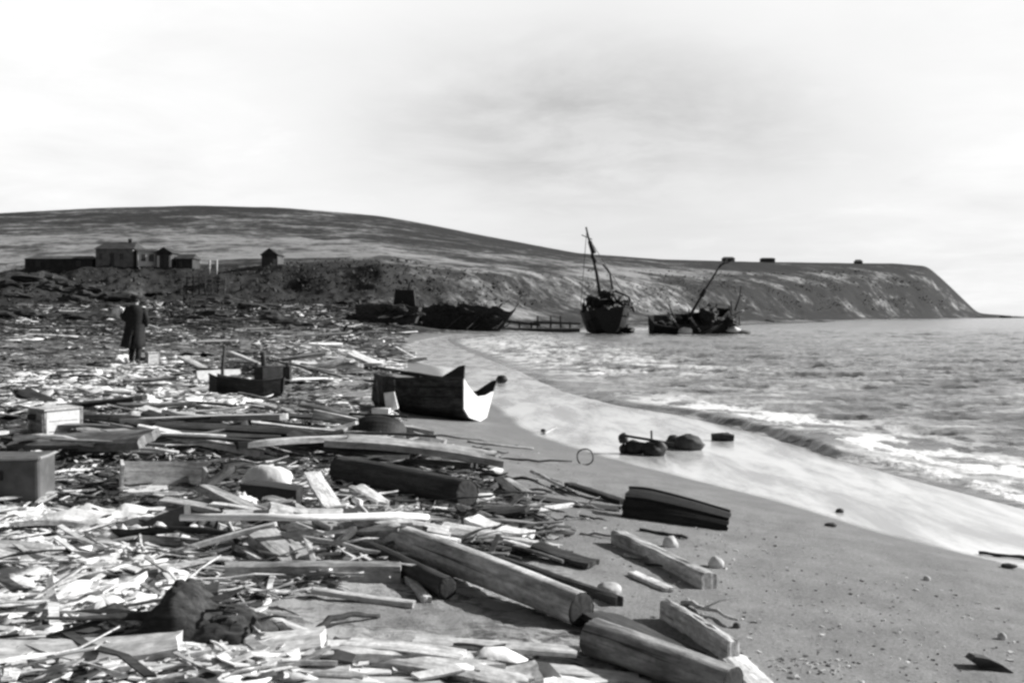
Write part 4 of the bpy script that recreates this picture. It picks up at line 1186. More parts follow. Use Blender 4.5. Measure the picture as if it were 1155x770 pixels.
# big dark rumpled tarpaulin
def stump(px, py, w, d, h):
    c = gp(px, py); n_, m_ = 70, 26; vs = []
    for i in range(n_ + 1):
        for j in range(m_ + 1):
            u, v = i / n_ * 2 - 1, j / m_ * 2 - 1
            ridge = .95 * math.exp(-((u + .5) / .3) ** 2) + .75 * math.exp(-((u - .1) / .6) ** 2)
            s_ = u * .55 + v * 1.0
            fib = mnoise.noise(Vector((s_ * 9, (u - v) * 1.3, 3))) * .10 + mnoise.noise(Vector((s_ * 24, (u - v) * 2, 7))) * .05 + abs(mnoise.noise(Vector((u * 2.2, v * 2.2, 5)))) * .25
            ed = max(0, 1 - max(abs(u), abs(v)) ** 3) ** .7
            x = (u + .06 * mnoise.noise(Vector((v * 5, 1, u)))) * w / 2; y = v * d / 2 * (1 + .1 * mnoise.noise(Vector((u * 4, 2, 2))))
            vs.append((x, y, gz(c.x + x, c.y + y) - c.z + h * ed * max(.05, ridge * .85 + fib * 1.1 - .15)))
    fs = [(i * (m_ + 1) + j, (i + 1) * (m_ + 1) + j, (i + 1) * (m_ + 1) + j + 1, i * (m_ + 1) + j + 1) for i in range(n_) for j in range(m_)]
    o = empty("splintered_stump", c); set_props(o, "large dark splintered stump of timber in the left foreground", "stump")
    link_mesh("trunk_mass", vs, fs, M['stump'], o, True)
    rs = random.Random(4)
    for k in range(16):
        x = rs.uniform(-.4, .35) * w; a = (x, rs.uniform(-.2, .1) * d, h * rs.uniform(.2, .6)); b_ = (x + rs.uniform(.03, .16), a[1] - rs.uniform(.02, .1), max(.01, a[2] - rs.uniform(-.06, .12)))
        MB().tube([a, Vector(a).lerp(Vector(b_), .5) + Vector((0, 0, .01)), b_], [.008, .006, .003], 5).build("splinter", M['wood_mid' if k % 3 == 0 else 'wood_dark'], o)
    return o
M['rag_grey'] = plain('rag_grey', 0.3, 0.55, 9, bump=.5)
M['stump'] = wood('stump_wood', 0.03, 0.11, rough=.95, stain=.6, grain=1.6)
stump(248, 724, .74, .44, .27)
crumple_sheet("tarpaulin", 247, 612, .34, .26, .17, 'tarp', "black sagging tarpaulin just right of the pointed slab", "tarpaulin", seed=22)
# overturned skiff heap
def upturned(name, a, b, wid, h, mat, label, cat="boat", roll=0.0, cut=False):
    pa, pb = gp(*a), gp(*b); L = (pb - pa).length
    o = empty(name); set_props(o, label, cat); o.matrix_world = frame_at((pa + pb) / 2, pb - pa, roll)
    vs = []; n = 16; k = 9
    for i in range(n + 1):
        u = i / n; bw_ = (math.sin(math.pi * u * .96 + .02) ** .5)
        for j in range(k):
            v = j / (k - 1) * 2 - 1
            vs.append(((u - .5) * L, v * wid / 2 * bw_, h * bw_ ** .5 * (1 - abs(v) ** 2.6)))
    fs = [(i * k + j, (i + 1) * k + j, (i + 1) * k + j + 1, i * k + j + 1) for i in range(n) for j in range(k - 1)]
    hh = link_mesh("hull", vs, fs, M[mat], o, False); solid(hh, .02, -1)
    MB().bar((-L / 2, 0, h * .98), (L / 2, 0, h * .98), .03, .03).build("keel", M['wood_dark'], hh)
    for s in (0, k - 1):
        MB().tube([vs[i * k + s] for i in range(n + 1)], .016, 5).build("gunwale", M['wood_dark'], o)
    return o
upturned("overturned_skiff", (392, 500), (458, 503), .75, .36, 'hull_dark', "dark overturned skiff lying left of the beached boat's stern", roll=0)
pa, pb = gp(234, 447), gp(314, 451); o = empty("dinghy"); set_props(o, "low dark hull remnant with a thin upright post in it, at the centre left", "boat"); o.matrix_world = frame_at((pa + pb) / 2 + Vector((0, .25, 0)), pb - pa, R(-4))
L = (pb - pa).length; st = [((u - .5) * L, bs * .36, bs * .28, zk, zk + .06, zs_) for u, bs, zk, zs_ in ((0, .5, .02, .38), (.15, .85, 0, .33), (.5, 1, 0, .30), (.8, .8, .0, .31), (1, .3, .05, .36))]
vs, fs, m = hull_mesh(st); hh = link_mesh("hull", vs, fs, M['hull_dark'], o); solid(hh, .02, -1)
for s in (-1, 1): MB().tube([(x, s * bs, zs_) for (x, bs, bc, zk, zc, zs_) in st], .018, 5).build("gunwale", M['wood_dark'], o)
MB().box((0, 0, .22), (.14, .66, .025)).build("thwart", M['wood_dark'], o)
pa = gp(247, 444); po = MB().tube([(0, 0, 0), (.01, 0, .5), (.05, .02, 54 * mpp(pa))], [.035, .032, .028], 8).build("post", M['wood_dark'], None, True); po.location = pa + Vector((0, .2, 0)); set_props(po, "thin dark upright post standing in the low dark hull remnant", "post")
# piece of curved dark hull on the sand
def hull_piece():
    a, b = gp(700, 583), gp(820, 599); L = (b - a).length
    o = empty("hull_section"); set_props(o, "curved black section of boat hull lying on the open sand near the wash", "hull section")
    o.matrix_world = frame_at((a + b) / 2, b - a)
    n, k = 18, 8; vs = []
    for i in range(n + 1):
        u = i / n; top = .2 * (1 - .5 * u ** 1.4) * (.9 + .1 * math.sin(min(u * 6, 1.57)))
        for j in range(k):
            v = j / (k - 1)
            vs.append(((u - .5) * L + .01 * math.sin(j * 2.3), .02 + .30 * v ** 1.9 - .05 * u * v, top * math.sin(v * 1.45) * 1.0))
    fs = [(i * k + j, (i + 1) * k + j, (i + 1) * k + j + 1, i * k + j + 1) for i in range(n) for j in range(k - 1)]
    h = link_mesh("planking", vs, fs, M['hull_dark'], o, False); solid(h, .022, -1)
    for i in (2, 6, 10, 14, 17):
        MB().tube([(vs[i * k + j][0], vs[i * k + j][1] + .03, max(vs[i * k + j][2] - .02, .01)) for j in range(1, k)], .016, 6).build("rib", M['wood_dark'], o)
    for j, mt in ((k - 1, 'wood_dark'), (4, 'hull_dark')):
        MB().tube([vs[i * k + j] for i in range(n + 1)], .014, 6).build("rail" if j == k - 1 else "strake", M[mt], h)
    return o
hull_piece()
# engine block/stove: dark box with grey panel
p = gp(304, 432); o = empty("stove", p + Vector((0, .3, 0)), R(8)); set_props(o, "dark iron stove with a grey front panel behind the low hull remnant", "stove")
mq = mpp(p)
MB().box((0, 0, .17), (40 * mq, .5, .34), jit=.01).build("body", M['iron'], o)
MB().box((.02, -.26, .2), (22 * mq, .03, .23)).build("door", M['paint_grey'], o)
for sx_ in (-1, 1): MB().tube([(sx_ * 17 * mq, -.2, 0), (sx_ * 17 * mq, -.2, .42)], .035, 8).build("corner_post", M['iron'], o)
MB().tube([(-.2, .1, .34), (-.2, .1, .42), (-.22, .1, .62)], [.06, .055, .055], 10).build("flue", M['iron'], o)
# wreck tangle in the wash
p = gp(722, 512); mq = mpp(p)
o = empty("engine_wreck", p, R(-8)); set_props(o, "rusted black engine tangle with a rod across it, lying in the shallow wash", "engine")
blob("flywheel", (-19 * mq, 0, 17 * mq), 7 * mq, 'iron', parent=o, seed=1, squash=(.8, .6, 1.0), amp=.15)
blob("flywheel", (-19 * mq, .02, 5 * mq), 6 * mq, 'iron', parent=o, seed=2, squash=(.8, .9, 1.1), amp=.2)
blob("cylinder_block", (-5 * mq, 0, 7 * mq), 12 * mq, 'iron', parent=o, seed=3, squash=(1.1, .8, .75), amp=.3)
blob("cylinder_block", (16 * mq, -.05, 5 * mq), 12 * mq, 'iron', parent=o, seed=6, squash=(1.15, .8, 1.0), amp=.3)
MB().tube([(-22 * mq, -.06, 22 * mq), (10 * mq, -.04, 17 * mq), (38 * mq, 0, 12 * mq)], 1.6 * mq, 7).build("shaft", M['iron'], o)
MB().tube([(13 * mq, 0, 10 * mq), (12.5 * mq, 0, 27 * mq)], 1.3 * mq, 6).build("pipe", M['iron'], o)
for (px, py, r_, sq, lab) in ((762, 506, 11, (.9, .8, .95), "rounded dark boulder in the wash beside the engine tangle, the left of two"), (779, 508, 14, (1.15, .8, .8), "broad dark boulder in the wash, farther right from the engine tangle")):
    c = gp(px, py); blob("boulder", c + Vector((0, .1, r_ * mpp(c) * .45)), r_ * mpp(c), 'stone_dark', lab, "boulder", int(px), sq, .3)
c = gp(815, 497); o = empty("cask", c, R(-6)); set_props(o, "short black baulk of timber in the wash, nearest the breaking wavelet", "timber")
mq = mpp(c); w_ = 25 * mq; h_ = 8 * mq
MB().tube([(-w_ / 2, .0, h_ * .55), (0, 0, h_ * .6), (w_ / 2, 0, h_ * .45)], [h_ * .5, h_ * .62, h_ * .48], 9).build("baulk", M['wood_dark'], o)
MB().tube([(-w_ * .1, .04, h_ * .95), (w_ * .25, .05, h_ * 1.05), (w_ * .4, .04, h_ * .9)], [h_ * .15, h_ * .2, h_ * .12], 7).build("foam_cap", M['foam_white'], o)
o.name = "baulk"
# mooring float
c = gp(566, 432); o = blob("float", c + Vector((0, 0, .10)), 6 * mpp(c), 'iron', "small round black float resting in the wash beyond the boat's stern", "float", 4, (1.1, 1, .9), .12)
# wire hoop
c = gp(660, 524); mq = mpp(c); o = MB().tube([(9 * mq * math.cos(a), .03 * math.sin(3 * a), 9 * mq + 9.3 * mq * math.sin(a)) for a in np.linspace(-1.9, 4.0, 22)], .009, 6).build("wire_hoop", M['iron'], None, True); o.location = c; set_props(o, "bent iron hoop standing upright at the edge of the wash", "hoop")
# stones with long shadows
for (px, py, r_, mt, sq, lab) in ((757, 617, 8.5, 'stone_pale', (1, .8, 1.0), "pale angular stone on the sand below the curved hull section"),
                                  (808, 640, 8.5, 'stone_pale', (1, .9, .95), "round grey stone alone on open sand, right of the squared timber"),
                                  (687, 671, 12, 'stone_pale', (1.15, .9, .7), "white domed stone with a dark spot just above the end of the great log"),
                                  (948, 578, 4, 'stone_dark', (1.2, .8, .7), "black pebble at the upper edge of the sand by the wash, left of its twin"),
                                  (938, 594, 4.5, 'stone_dark', (1.6, .8, .6), "flattened black stone straddling the edge of the wash"),
                                  (832, 709, 4.5, 'stone_dark', (1, .8, .9), "small black stone right of the tilted beam in the foreground"),
                                  (1139, 641, 6, 'stone_dark', (1.5, .8, .5), "dark stone beneath the floating stick at the right edge"),
                                  (1047, 655, 4, 'stone_pale', (1, .8, .8), "small speckled pebble alone on the right-hand sand"),
                                  (1132, 722, 5, 'stone_pale', (1, .8, 1.1), "pale pebble above the half-buried dark slab at lower right"),
                                  (613, 487, 3, 'stone_dark', (1, .8, .8), "tiny dark pebble beside the pale stick at the wash edge")):
    c = gp(px, py); mq = mpp(c); blob("stone", c + Vector((0, .02, r_ * mq * .42)), r_ * mq, mt, lab, "stone", int(px), sq, .22)
slab_px("driftwood_slab", [(1097, 744), (1104, 740), (1118, 742), (1132, 748), (1144, 756), (1130, 757), (1110, 752)], (1120, 757), .08, 'wood_dark', "half-buried dark slab of driftwood at the lower right corner", "driftwood")
# stern of things near the skiff: chair and buckets
p = gp(441, 497); mq = mpp(p)
o = empty("broken_chair", p, R(-15)); set_props(o, "broken white chair perched on the dark overturned skiff", "chair")
MB().box((0, 0, 45 * mq), (15 * mq, .02, 20 * mq), Matrix.Rotation(-.25, 3, 'Y'), .8, .01).build("backrest", M['paint_white'], o)
MB().box((-8 * mq, -.05, 33 * mq), (20 * mq, .16, 9 * mq), jit=.01).build("seat", M['paint_white'], o)
MB().tube([(14 * mq * .6 * math.cos(a) + 5 * mq, -.08, 24 * mq + 9 * mq * math.sin(a)) for a in np.linspace(0, math.pi, 10)], .014, 6).build("arm_hoop", M['paint_white'], o)
for x0, x1 in ((16, 8), (-10, -12), (4, 3)):
    MB().tube([(x0 * mq, -.1, 26 * mq), (x1 * mq, -.14, 2 * mq)], .013, 6).build("leg", M['paint_white'], o)

# --- hero timbers ----------------------------------------------------------
log("great_log", (444, 622), (655, 708), .088, .083, 'wood_mid', "great pale log with a dark sawn end towards the viewer, centre foreground", la=.01, knob=.03)
log("half_buried_log", (668, 738), (826, 795), .088, .075, 'wood_grey', "grey log half buried below the great log, cut off by the bottom of the picture", knob=.06, flat=.9)
log("dark_log", (384, 545), (527, 575), .115, .112, 'wood_dark', "big dark log with a sawn round end, left of the open sand", knob=.06)
log("short_log", (376, 600), (410, 592), .07, .06, 'wood_dark', "short dark log end just right of the foot of the upright pale plank")
log("dark_log_lower", (378, 612), (505, 676), .06, .055, 'wood_dark', "thin dark log alongside the lower left flank of the great log", knob=.12, cat="log").name = "slender_log"
log("charred_log", (250, 600), (430, 598), .075, .06, 'wood_dark', "charred log lying level under the long thin white pole", knob=.15)
log("squared_timber", (700, 609), (800, 662), .055, .052, 'wood_grey', "tmp") if False else None
plank("squared_timber", (696, 612), (800, 664), .095, .09, 'wood_mid', "squared timber lying alone on the open sand with a dark end", "timber", rag=.03, bend=.001)
plank("tilted_beam", (750, 697), (828, 748), .06, .095, 'wood_mid', "tall-edged beam slanting down to the right beside the half-buried log", "beam", rag=.1)
plank("plank", (824, 744), (872, 792), .11, .03, 'wood_pale', "pale plank continuing below the tilted beam at the bottom edge", rag=.3)
plank("plank", (712, 648), (758, 668), .06, .025, 'wood_pale', "short pale plank tucked under the squared timber on the sand", rag=.5)
plank("broad_board", (664, 692), (775, 745), .30, .03, 'wood_dark', "broad dark board between the great log's end and the tilted beam", "board", roll=R(-14), la=.02)
plank("upright_plank", (352, 535), (389, 592), .125, .025, 'wood_pale', "broad pale plank pointing towards the viewer across the dark log's left end", la=.2, lb=.1, rag=.12)
plank("cross_board", (366, 575), (392, 572), .05, .02, 'wood_pale', "small pale crosspiece nailed across the broad pale plank", "board", la=.12, lb=.12)
pole("white_pole", [(204, 587), (330, 587), (482, 586)], .022, 'paint_white', "long thin white pole lying level across the heap", "pole", [.17, .2, .15])
plank("squared_board", (252, 657), (452, 655), .07, .10, 'wood_mid', "long squared board with a bright top edge above the sandy patch", "board", rag=.2, la=.0)
plank("plank", (352, 668), (468, 684), .05, .028, 'wood_pale', "pale plank slanting beneath the long squared board", la=.02, rag=.2)
plank("plank", (455, 648), (482, 680), .05, .03, 'wood_pale', "short pale plank pointing at the viewer off the right end of the long squared board")
pole("thin_batten", [(414, 607), (446, 648)], .014, 'wood_mid', "thin batten slanting down to the right end of the long squared board", "batten", [.08, .03])
plank("ragged_plank", (514, 583), (590, 576), .075, .03, 'wood_pale', "ragged pale plank beneath the sawn end of the big dark log", rag=1.2, la=.02, lb=.02)
plank("ragged_plank", (592, 577), (651, 570), .055, .03, 'wood_pale', "ragged pale plank ending beside the curved black hull section", rag=1.2)
plank("plank", (562, 541), (588, 568), .10, .03, 'wood_dark', "dark plank of the small fan right of the big dark log, leftmost of the fan", la=.06)
plank("plank", (570, 541), (600, 560), .08, .025, 'wood_mid', "pale-topped plank on the small fan right of the big dark log", la=.07, lb=.03)
pole("pole", [(599, 533), (646, 556)], .016, 'wood_mid', "slender pole reaching from open sand to the black hull section", "pole", [.05, .03])
plank("plank", (600, 563), (702, 577), .15, .03, 'wood_dark', "flat black plank running into the left end of the curved hull section", rag=.5)
plank("plank", (640, 548), (704, 569), .09, .04, 'wood_dark', "narrow black plank slanting into the top of the curved hull section", la=.05)
pole("stick", [(527, 499), (560, 503), (602, 507)], .014, 'wood_mid', "long thin stick on the sand below the boat's transom", "stick")
plank("plank", (614, 489), (627, 482), .04, .02, 'wood_pale', "tiny pale stick at the edge of the wash", "stick", la=.02, lb=.05)
pole("stick", [(585, 621), (620, 625), (655, 630)], .008, 'wood_dark', "thin dark twig on the sand left of the squared timber", "stick")
pole("stick", [(722, 598), (748, 603), (775, 608)], .012, 'wood_dark', "curved dark stick below the black hull section", "stick")
pole("stick", [(1104, 625), (1130, 628), (1170, 632)], .014, 'wood_dark', "dark stick awash at the right edge of the picture", "stick")
pole("branch", [(352, 722), (372, 702), (398, 695), (428, 697)], [.02, .009], 'wood_dark', "curved dark branch on the sandy patch in the foreground", "branch", [0, .05, .03, 0])
plank("plank", (345, 718), (300, 700), .05, .03, 'wood_pale', "short pale plank off the right side of the splintered stump", la=.02, lb=.06)
plank("broad_plank", (462, 764), (568, 730), .085, .03, 'wood_pale', "broad white plank at bottom centre slanting up to the right", rag=.4, la=.01)
plank("plank", (560, 752), (735, 770), .1, .02, 'wood_pale', "wide white plank along the bottom edge under the great log's shadow", rag=.8)
plank("plank", (585, 778), (700, 768), .06, .02, 'wood_pale', "lowest pale board at bottom centre, cut by the picture's edge", rag=.4)
plank("long_board", (72, 752), (300, 758), .05, .03, 'wood_pale', "long pale board across the bottom left, under the splintered stump", rag=.3)
plank("long_board", (200, 772), (560, 776), .08, .03, 'wood_pale', "longest pale board lying along the bottom edge of the picture", rag=.3)
pole("pole", [(142, 727), (200, 729), (262, 731)], .016, 'wood_mid', "grey pole in front of the splintered stump at lower left", "pole", [.02, .02, .02])
pole("pole", [(-10, 698), (60, 692), (118, 684)], .014, 'wood_pale', "pale bent pole at the far lower left", "pole")
plank("plank", (112, 688), (182, 706), .03, .02, 'wood_pale', "narrow pale lath left of the splintered stump", "lath")
plank("long_plank", (170, 503), (350, 500), .055, .03, 'wood_mid', "long level plank beyond the open wooden box", rag=.3, la=.04)
plank("plank", (112, 490), (204, 488), .07, .03, 'wood_pale', "bright plank just right of the square crate", rag=.7, la=.05)
pole("pole", [(248, 572), (262, 600), (276, 632)], .011, 'wood_pale', "thin pale pole pointing at the viewer, crossing the white pole near its left end", "pole", [.12, .09, .02])
pole("pole", [(300, 596), (262, 612), (226, 630)], .014, 'wood_pale', "thin pale pole slanting down to the left under the white pole", "pole", [.04, .04, .02])
plank("plank", (176, 632), (300, 640), .045, .025, 'wood_pale', "pale plank lying level left of the long squared board", rag=.4)
plank("dark_spar", (370, 409), (512, 432), .12, .12, 'wood_dark', "long dark spar slanting down to the beached boat's raised stern", "spar", rag=.2)
plank("plank", (436, 505), (500, 530), .06, .04, 'wood_dark', "dark plank slanting down right from the overturned skiff, upper of the pair")
plank("plank", (430, 492), (494, 520), .04, .03, 'wood_mid', "grey lath slanting down right beside the overturned skiff", "lath", la=.1)
plank("plank", (504, 618), (700, 684), .05, .05, 'wood_dark', "long dark spar lying along the far side of the great log", "spar")
plank("white_plank", (430, 436), (464, 437), .09, .03, 'paint_white', "short white plank lying on the beached boat's side", la=.5, lb=.5, rag=.5) if False else None
wp = plank("plank", (468, 603), (520, 612), .05, .02, 'wood_pale', "pale splintered plank on the far end of the great log", rag=1, la=.16, lb=.14)
plank("plank", (512, 604), (548, 618), .035, .02, 'wood_pale', "small bright lath beside the great log's far end", "lath", la=.03)
pole("stick", [(520, 578), (552, 590), (574, 598)], .012, 'wood_mid', "grey stick below the ragged plank under the dark log's end", "stick")
# white sheets and panels of the middle heap
panel("panel", 248, 431, .85, .36, .03, 'paint_white', "broad white panel standing behind the thin upright post", "panel", rx=40, rz=22)
panel("panel", 343, 417, .62, .34, .03, 'paint_white', "tilted bright white panel right of the iron stove", "panel", rx=36, rz=14, ry=4)
plank("plank", (322, 430), (374, 428), .2, .05, 'paint_white', "white board below the tilted bright panel", "board", rag=.8, la=.05, lb=.05)
plank("plank", (360, 403), (412, 408), .25, .05, 'paint_white', "long white board at the top of the middle heap", "board", rag=.5, la=.08, lb=.08)
plank("plank", (345, 388), (384, 388), .25, .06, 'paint_white', "white board farthest up the middle heap", "board", rag=.6, la=.15, lb=.1)
plank("plank", (366, 424), (418, 428), .16, .05, 'wood_pale', "pale plank between the white panel and the dark spar", rag=.5)
panel("panel", 277, 398, .35, .5, .03, 'wood_mid', "small grey board standing upright beyond the iron stove", "panel", rx=80, rz=20)
wsb = plank("white_board", (433, 440), (463, 438), .1, .03, 'paint_white', "short white board lying across the dark boat amidships", "board", rag=.5)
bw_ = boat.matrix_world @ Vector((1.75, .25, .56)); bw2 = boat.matrix_world @ Vector((1.1, .30, .56))
wsb.matrix_world = frame_at((bw_ + bw2) / 2, bw2 - bw_)

# ================================================================== loose repeats
def poly_in(poly, x, y):
    c = False; n = len(poly)
    for i in range(n):
        x0, y0 = poly[i]; x1, y1 = poly[i - 1]
        if (y0 > y) != (y1 > y) and x < (x1 - x0) * (y - y0) / (y1 - y0) + x0: c = not c
    return c
def sample(poly, rs):
    xs_, ys_ = [q[0] for q in poly], [q[1] for q in poly]
    while True:
        x, y = rs.uniform(min(xs_), max(xs_)), rs.uniform(min(ys_), max(ys_))
        if poly_in(poly, x, y): return x, y
PROTO = {}
def proto_mesh(kind, tone, v):
    key = (kind, tone, v)
    if key not in PROTO:
        sd_ = hash_str(kind + tone) % 1000 + v * 31
        if kind == 'plank':
            asp = (.07, .11, .16, .05)[v % 4]
            me = plank_mesh("plank", 1.0, asp, .022 + .012 * (v % 3), sd_, (.5, 1.1, .25, .8)[v % 4], .02, nx=8, taper=(0, .2, 0, .3)[v % 4])
            me.materials.append(M[tone])
        else:
            rs = random.Random(sd_); P = [(-.5 + i / 7, rs.uniform(-.03, .03), .02 + rs.uniform(0, .025)) for i in range(8)]
            mb = MB().tube(P, [(.017 - .009 * i / 7) * rs.uniform(.85, 1.2) for i in range(8)], 6)
            if v % 2: mb.tube([P[3], Vector(P[3]) + Vector((.12, .08, .04)), Vector(P[3]) + Vector((.2, .17, .05))], [.009, .006, .003], 5)
            me = bpy.data.meshes.new("branch"); me.from_pydata(mb.v, [], mb.f); me.shade_smooth(); me.materials.append(M[tone])
        PROTO[key] = me
    return PROTO[key]
def hash_str(s): return sum((i + 3) * ord(c) for i, c in enumerate(s))
LOOSE = []
def scatter(poly, n, kind, tones, lens, ang, label, group, seed, lift=.06, cat=None, tilt=6):
    rs = random.Random(seed); src = None
    for i in range(n):
        px, py = sample(poly, rs)
        c = gp(px, py)
        L = rs.uniform(*lens) * (rs.random() ** .5 * .5 + .75)
        tone = rs.choice(tones); me = proto_mesh(kind, tone, rs.randrange(4))
        o = bpy.data.objects.new(kind, me) if src is None else src.copy()
        o.data = me; COL.objects.link(o); src = src or o
        a = R(rs.gauss(*ang)); dx = Vector((math.cos(a), math.sin(a), 0))
        z0, z1 = gz(c.x - dx.x * L * .4, c.y - dx.y * L * .4), gz(c.x + dx.x * L * .4, c.y + dx.y * L * .4)
        if c.y > 45: z0 = z1 = c.z
        xd = Vector((dx.x, dx.y, (z1 - z0) / (L * .8) + math.tan(R(rs.gauss(0, tilt) * .5))))
        zz = max(gz(c.x, c.y) if c.y < 45 else c.z, (z0 + z1) / 2)
        o.matrix_world = frame_at(Vector((c.x, c.y, zz + rs.uniform(.0, lift))), xd, R(rs.gauss(0, 9)))
        wsc = min(L, 1.2) ** .5 * rs.uniform(.85, 1.75) * (1.0 if L < 1.2 else 1.25)
        o.scale = (L, wsc, wsc)
        set_props(o, None, cat or kind, group)
        LOOSE.append((o, px, py, ("long" if L > sum(lens) / 2 else "short"), {'wood_pale': 'pale', 'wood_mid': 'light grey', 'wood_grey': 'grey', 'wood_dark': 'dark'}[tone], label.split(',')[0] if False else (cat or kind)))
ANCH = [(12, 540, "the grey tank"), (50, 480, "the square crate"), (183, 540, "the open wooden box"), (180, 590, "the black pointed slab"), (300, 566, "the dark chest"),
        (370, 555, "the upright pale plank"), (460, 545, "the big dark log"), (250, 690, "the dark splintered stump"), (352, 650, "the long squared board"), (555, 655, "the great log"),
        (745, 745, "the half-buried log"), (748, 635, "the squared timber"), (760, 575, "the black hull section"), (480, 445, "the beached boat"), (420, 485, "the overturned skiff"),
        (305, 418, "the iron stove"), (343, 405, "the tilted white panel"), (272, 437, "the low hull remnant"), (152, 375, "the person in the coat"), (248, 420, "the upright post"),
        (530, 357, "the long scow"), (440, 350, "the stranded lighter"), (660, 514, "the iron hoop"), (515, 735, "the broad white plank"), (390, 705, "the curved dark branch"),
        (110, 590, "the rumpled white sheet"), (380, 750, "the long bottom board"), (150, 727, "the grey foreground pole"), (60, 690, "the bent pale pole"), (580, 572, "the ragged pale planks"),
        (230, 328, "the collapsed pole rack"), (566, 428, "the black float"), (340, 586, "the long white pole")]
ORD = ["nearest", "second nearest", "third nearest", "fourth nearest", "fifth nearest", "sixth nearest", "seventh nearest", "eighth nearest", "ninth nearest", "tenth nearest"]
def name_loose():
    buckets = {}
    for o, px, py, ln, tn, kd in LOOSE:
        best = min(ANCH, key=lambda a: math.hypot(px - a[0], (py - a[1]) * 2))
        dx, dy = px - best[0], (py - best[1]) * 2
        rel = ("right of" if dx > 0 else "left of") if abs(dx) > abs(dy) else ("nearer the viewer than" if dy > 0 else "beyond")
        buckets.setdefault((ln, tn, kd, rel, best[2]), []).append((math.hypot(dx, dy), o))
    for (ln, tn, kd, rel, an), lst in buckets.items():
        lst.sort(key=lambda q: q[0])
        for i, (_, o) in enumerate(lst):
            o["label"] = "%s %s %s %s %s" % (ln, tn, kd, rel, an) + ("" if len(lst) == 1 else ", %s" % ORD[min(i, 9)])
Z_far = [(190, 362), (420, 364), (470, 376), (440, 392), (330, 396), (150, 385), (60, 372)]
Z_heap = [(300, 378), (425, 374), (470, 400), (440, 425), (330, 432), (260, 415)]
Z_flat = [(0, 425), (130, 412), (235, 400), (300, 440), (330, 480), (160, 482), (90, 460), (0, 458)]
Z_mid = [(90, 486), (330, 470), (400, 480), (480, 515), (500, 540), (360, 528), (240, 520), (60, 520)]
Z_core = [(230, 585), (340, 595), (420, 598), (480, 610), (470, 640), (300, 645), (210, 640), (180, 610)]
Z_under = [(400, 565), (520, 572), (600, 590), (650, 640), (560, 620), (430, 590)]
Z_left = [(0, 585), (110, 580), (190, 640), (200, 700), (120, 740), (0, 740)]
Z_bot = [(60, 735), (300, 735), (560, 735), (600, 775), (40, 775)]
Z_right = [(560, 500), (640, 540), (700, 620), (800, 700), (850, 750), (760, 640), (640, 590), (500, 500)]
Z_slope = [(480, 480), (560, 495), (640, 530), (590, 560), (520, 530)]
scatter(Z_far, 34, 'plank', ['wood_grey', 'wood_mid', 'wood_dark', 'wood_pale'], (1.2, 3.6), (0, 20), "weathered plank in the far band of wreckage below the bluff", "planks in the far band of wreckage below the bluff", 1, .3)
scatter(Z_heap, 46, 'plank', ['wood_pale', 'wood_mid', 'wood_grey', 'wood_dark', 'wood_pale'], (.5, 1.9), (-4, 22), "loose plank in the middle heap beyond the iron stove and beached boat", "planks of the middle heap", 2, .3, tilt=22)
scatter(Z_flat, 36, 'plank', ['wood_pale', 'wood_mid', 'wood_grey', 'wood_dark'], (.4, 1.3), (0, 20), "loose plank on the littered flat between the person and the square crate", "planks scattered on the flat by the person", 3, .12, tilt=12)
scatter(Z_mid, 56, 'plank', ['wood_pale', 'wood_mid', 'wood_grey', 'wood_dark', 'wood_dark'], (.5, 1.7), (-3, 13), "loose plank in the drift between the square crate and the upright pale plank", "planks in the drift beyond the open box", 4, .2, tilt=12)
scatter(Z_core, 42, 'plank', ['wood_pale', 'wood_mid', 'wood_grey', 'wood_dark'], (.25, .8), (-8, 34), "loose plank in the jumble under and below the long white pole", "planks in the jumble below the white pole", 5, .13, tilt=20)
scatter(Z_under, 26, 'plank', ['wood_pale', 'wood_grey', 'wood_dark', 'wood_dark'], (.2, .6), (-28, 16), "splintered plank between the big dark log and the great log", "planks between the two great logs", 6, .04)
scatter(Z_left, 20, 'plank', ['wood_pale', 'wood_mid', 'wood_pale'], (.2, .55), (8, 30), "pale splintered plank among the scraps at the lower left", "planks among the lower left scraps", 7, .04)
scatter(Z_bot, 26, 'plank', ['wood_pale', 'wood_mid', 'wood_pale'], (.25, .8), (-2, 15), "pale plank in the jumble along the bottom edge", "planks along the bottom edge", 8, .04)
scatter(Z_slope, 9, 'branch', ['wood_dark', 'wood_mid'], (.3, .8), (-25, 20), "thin stick on the sand between the beached boat and the sawn dark log", "sticks on the sand near the dark log", 9, .01, 'stick')
scatter(Z_right, 12, 'branch', ['wood_dark', 'wood_mid'], (.15, .4), (-30, 25), "small twig on the sand beside the great log and the squared timber", "twigs on the sand by the great log", 10, .0, 'twig')
scatter(Z_mid, 26, 'branch', ['wood_dark', 'wood_mid', 'wood_pale'], (.5, 1.6), (-5, 22), "bent branch in the drift between the square crate and the upright pale plank", "branches in the drift beyond the open box", 12, .12, 'branch')
scatter(Z_core, 24, 'branch', ['wood_dark', 'wood_mid', 'wood_pale'], (.3, .8), (-20, 45), "bent branch in the jumble below the long white pole", "branches in the jumble below the white pole", 13, .09, 'branch')
Z_back = [(0, 345), (200, 340), (400, 345), (420, 362), (250, 372), (0, 385)]
scatter(Z_back, 22, 'plank', ['wood_grey', 'wood_mid', 'wood_pale'], (1.5, 4), (0, 14), "x", "planks strewn behind the person", 14, .2)
rs = random.Random(31)
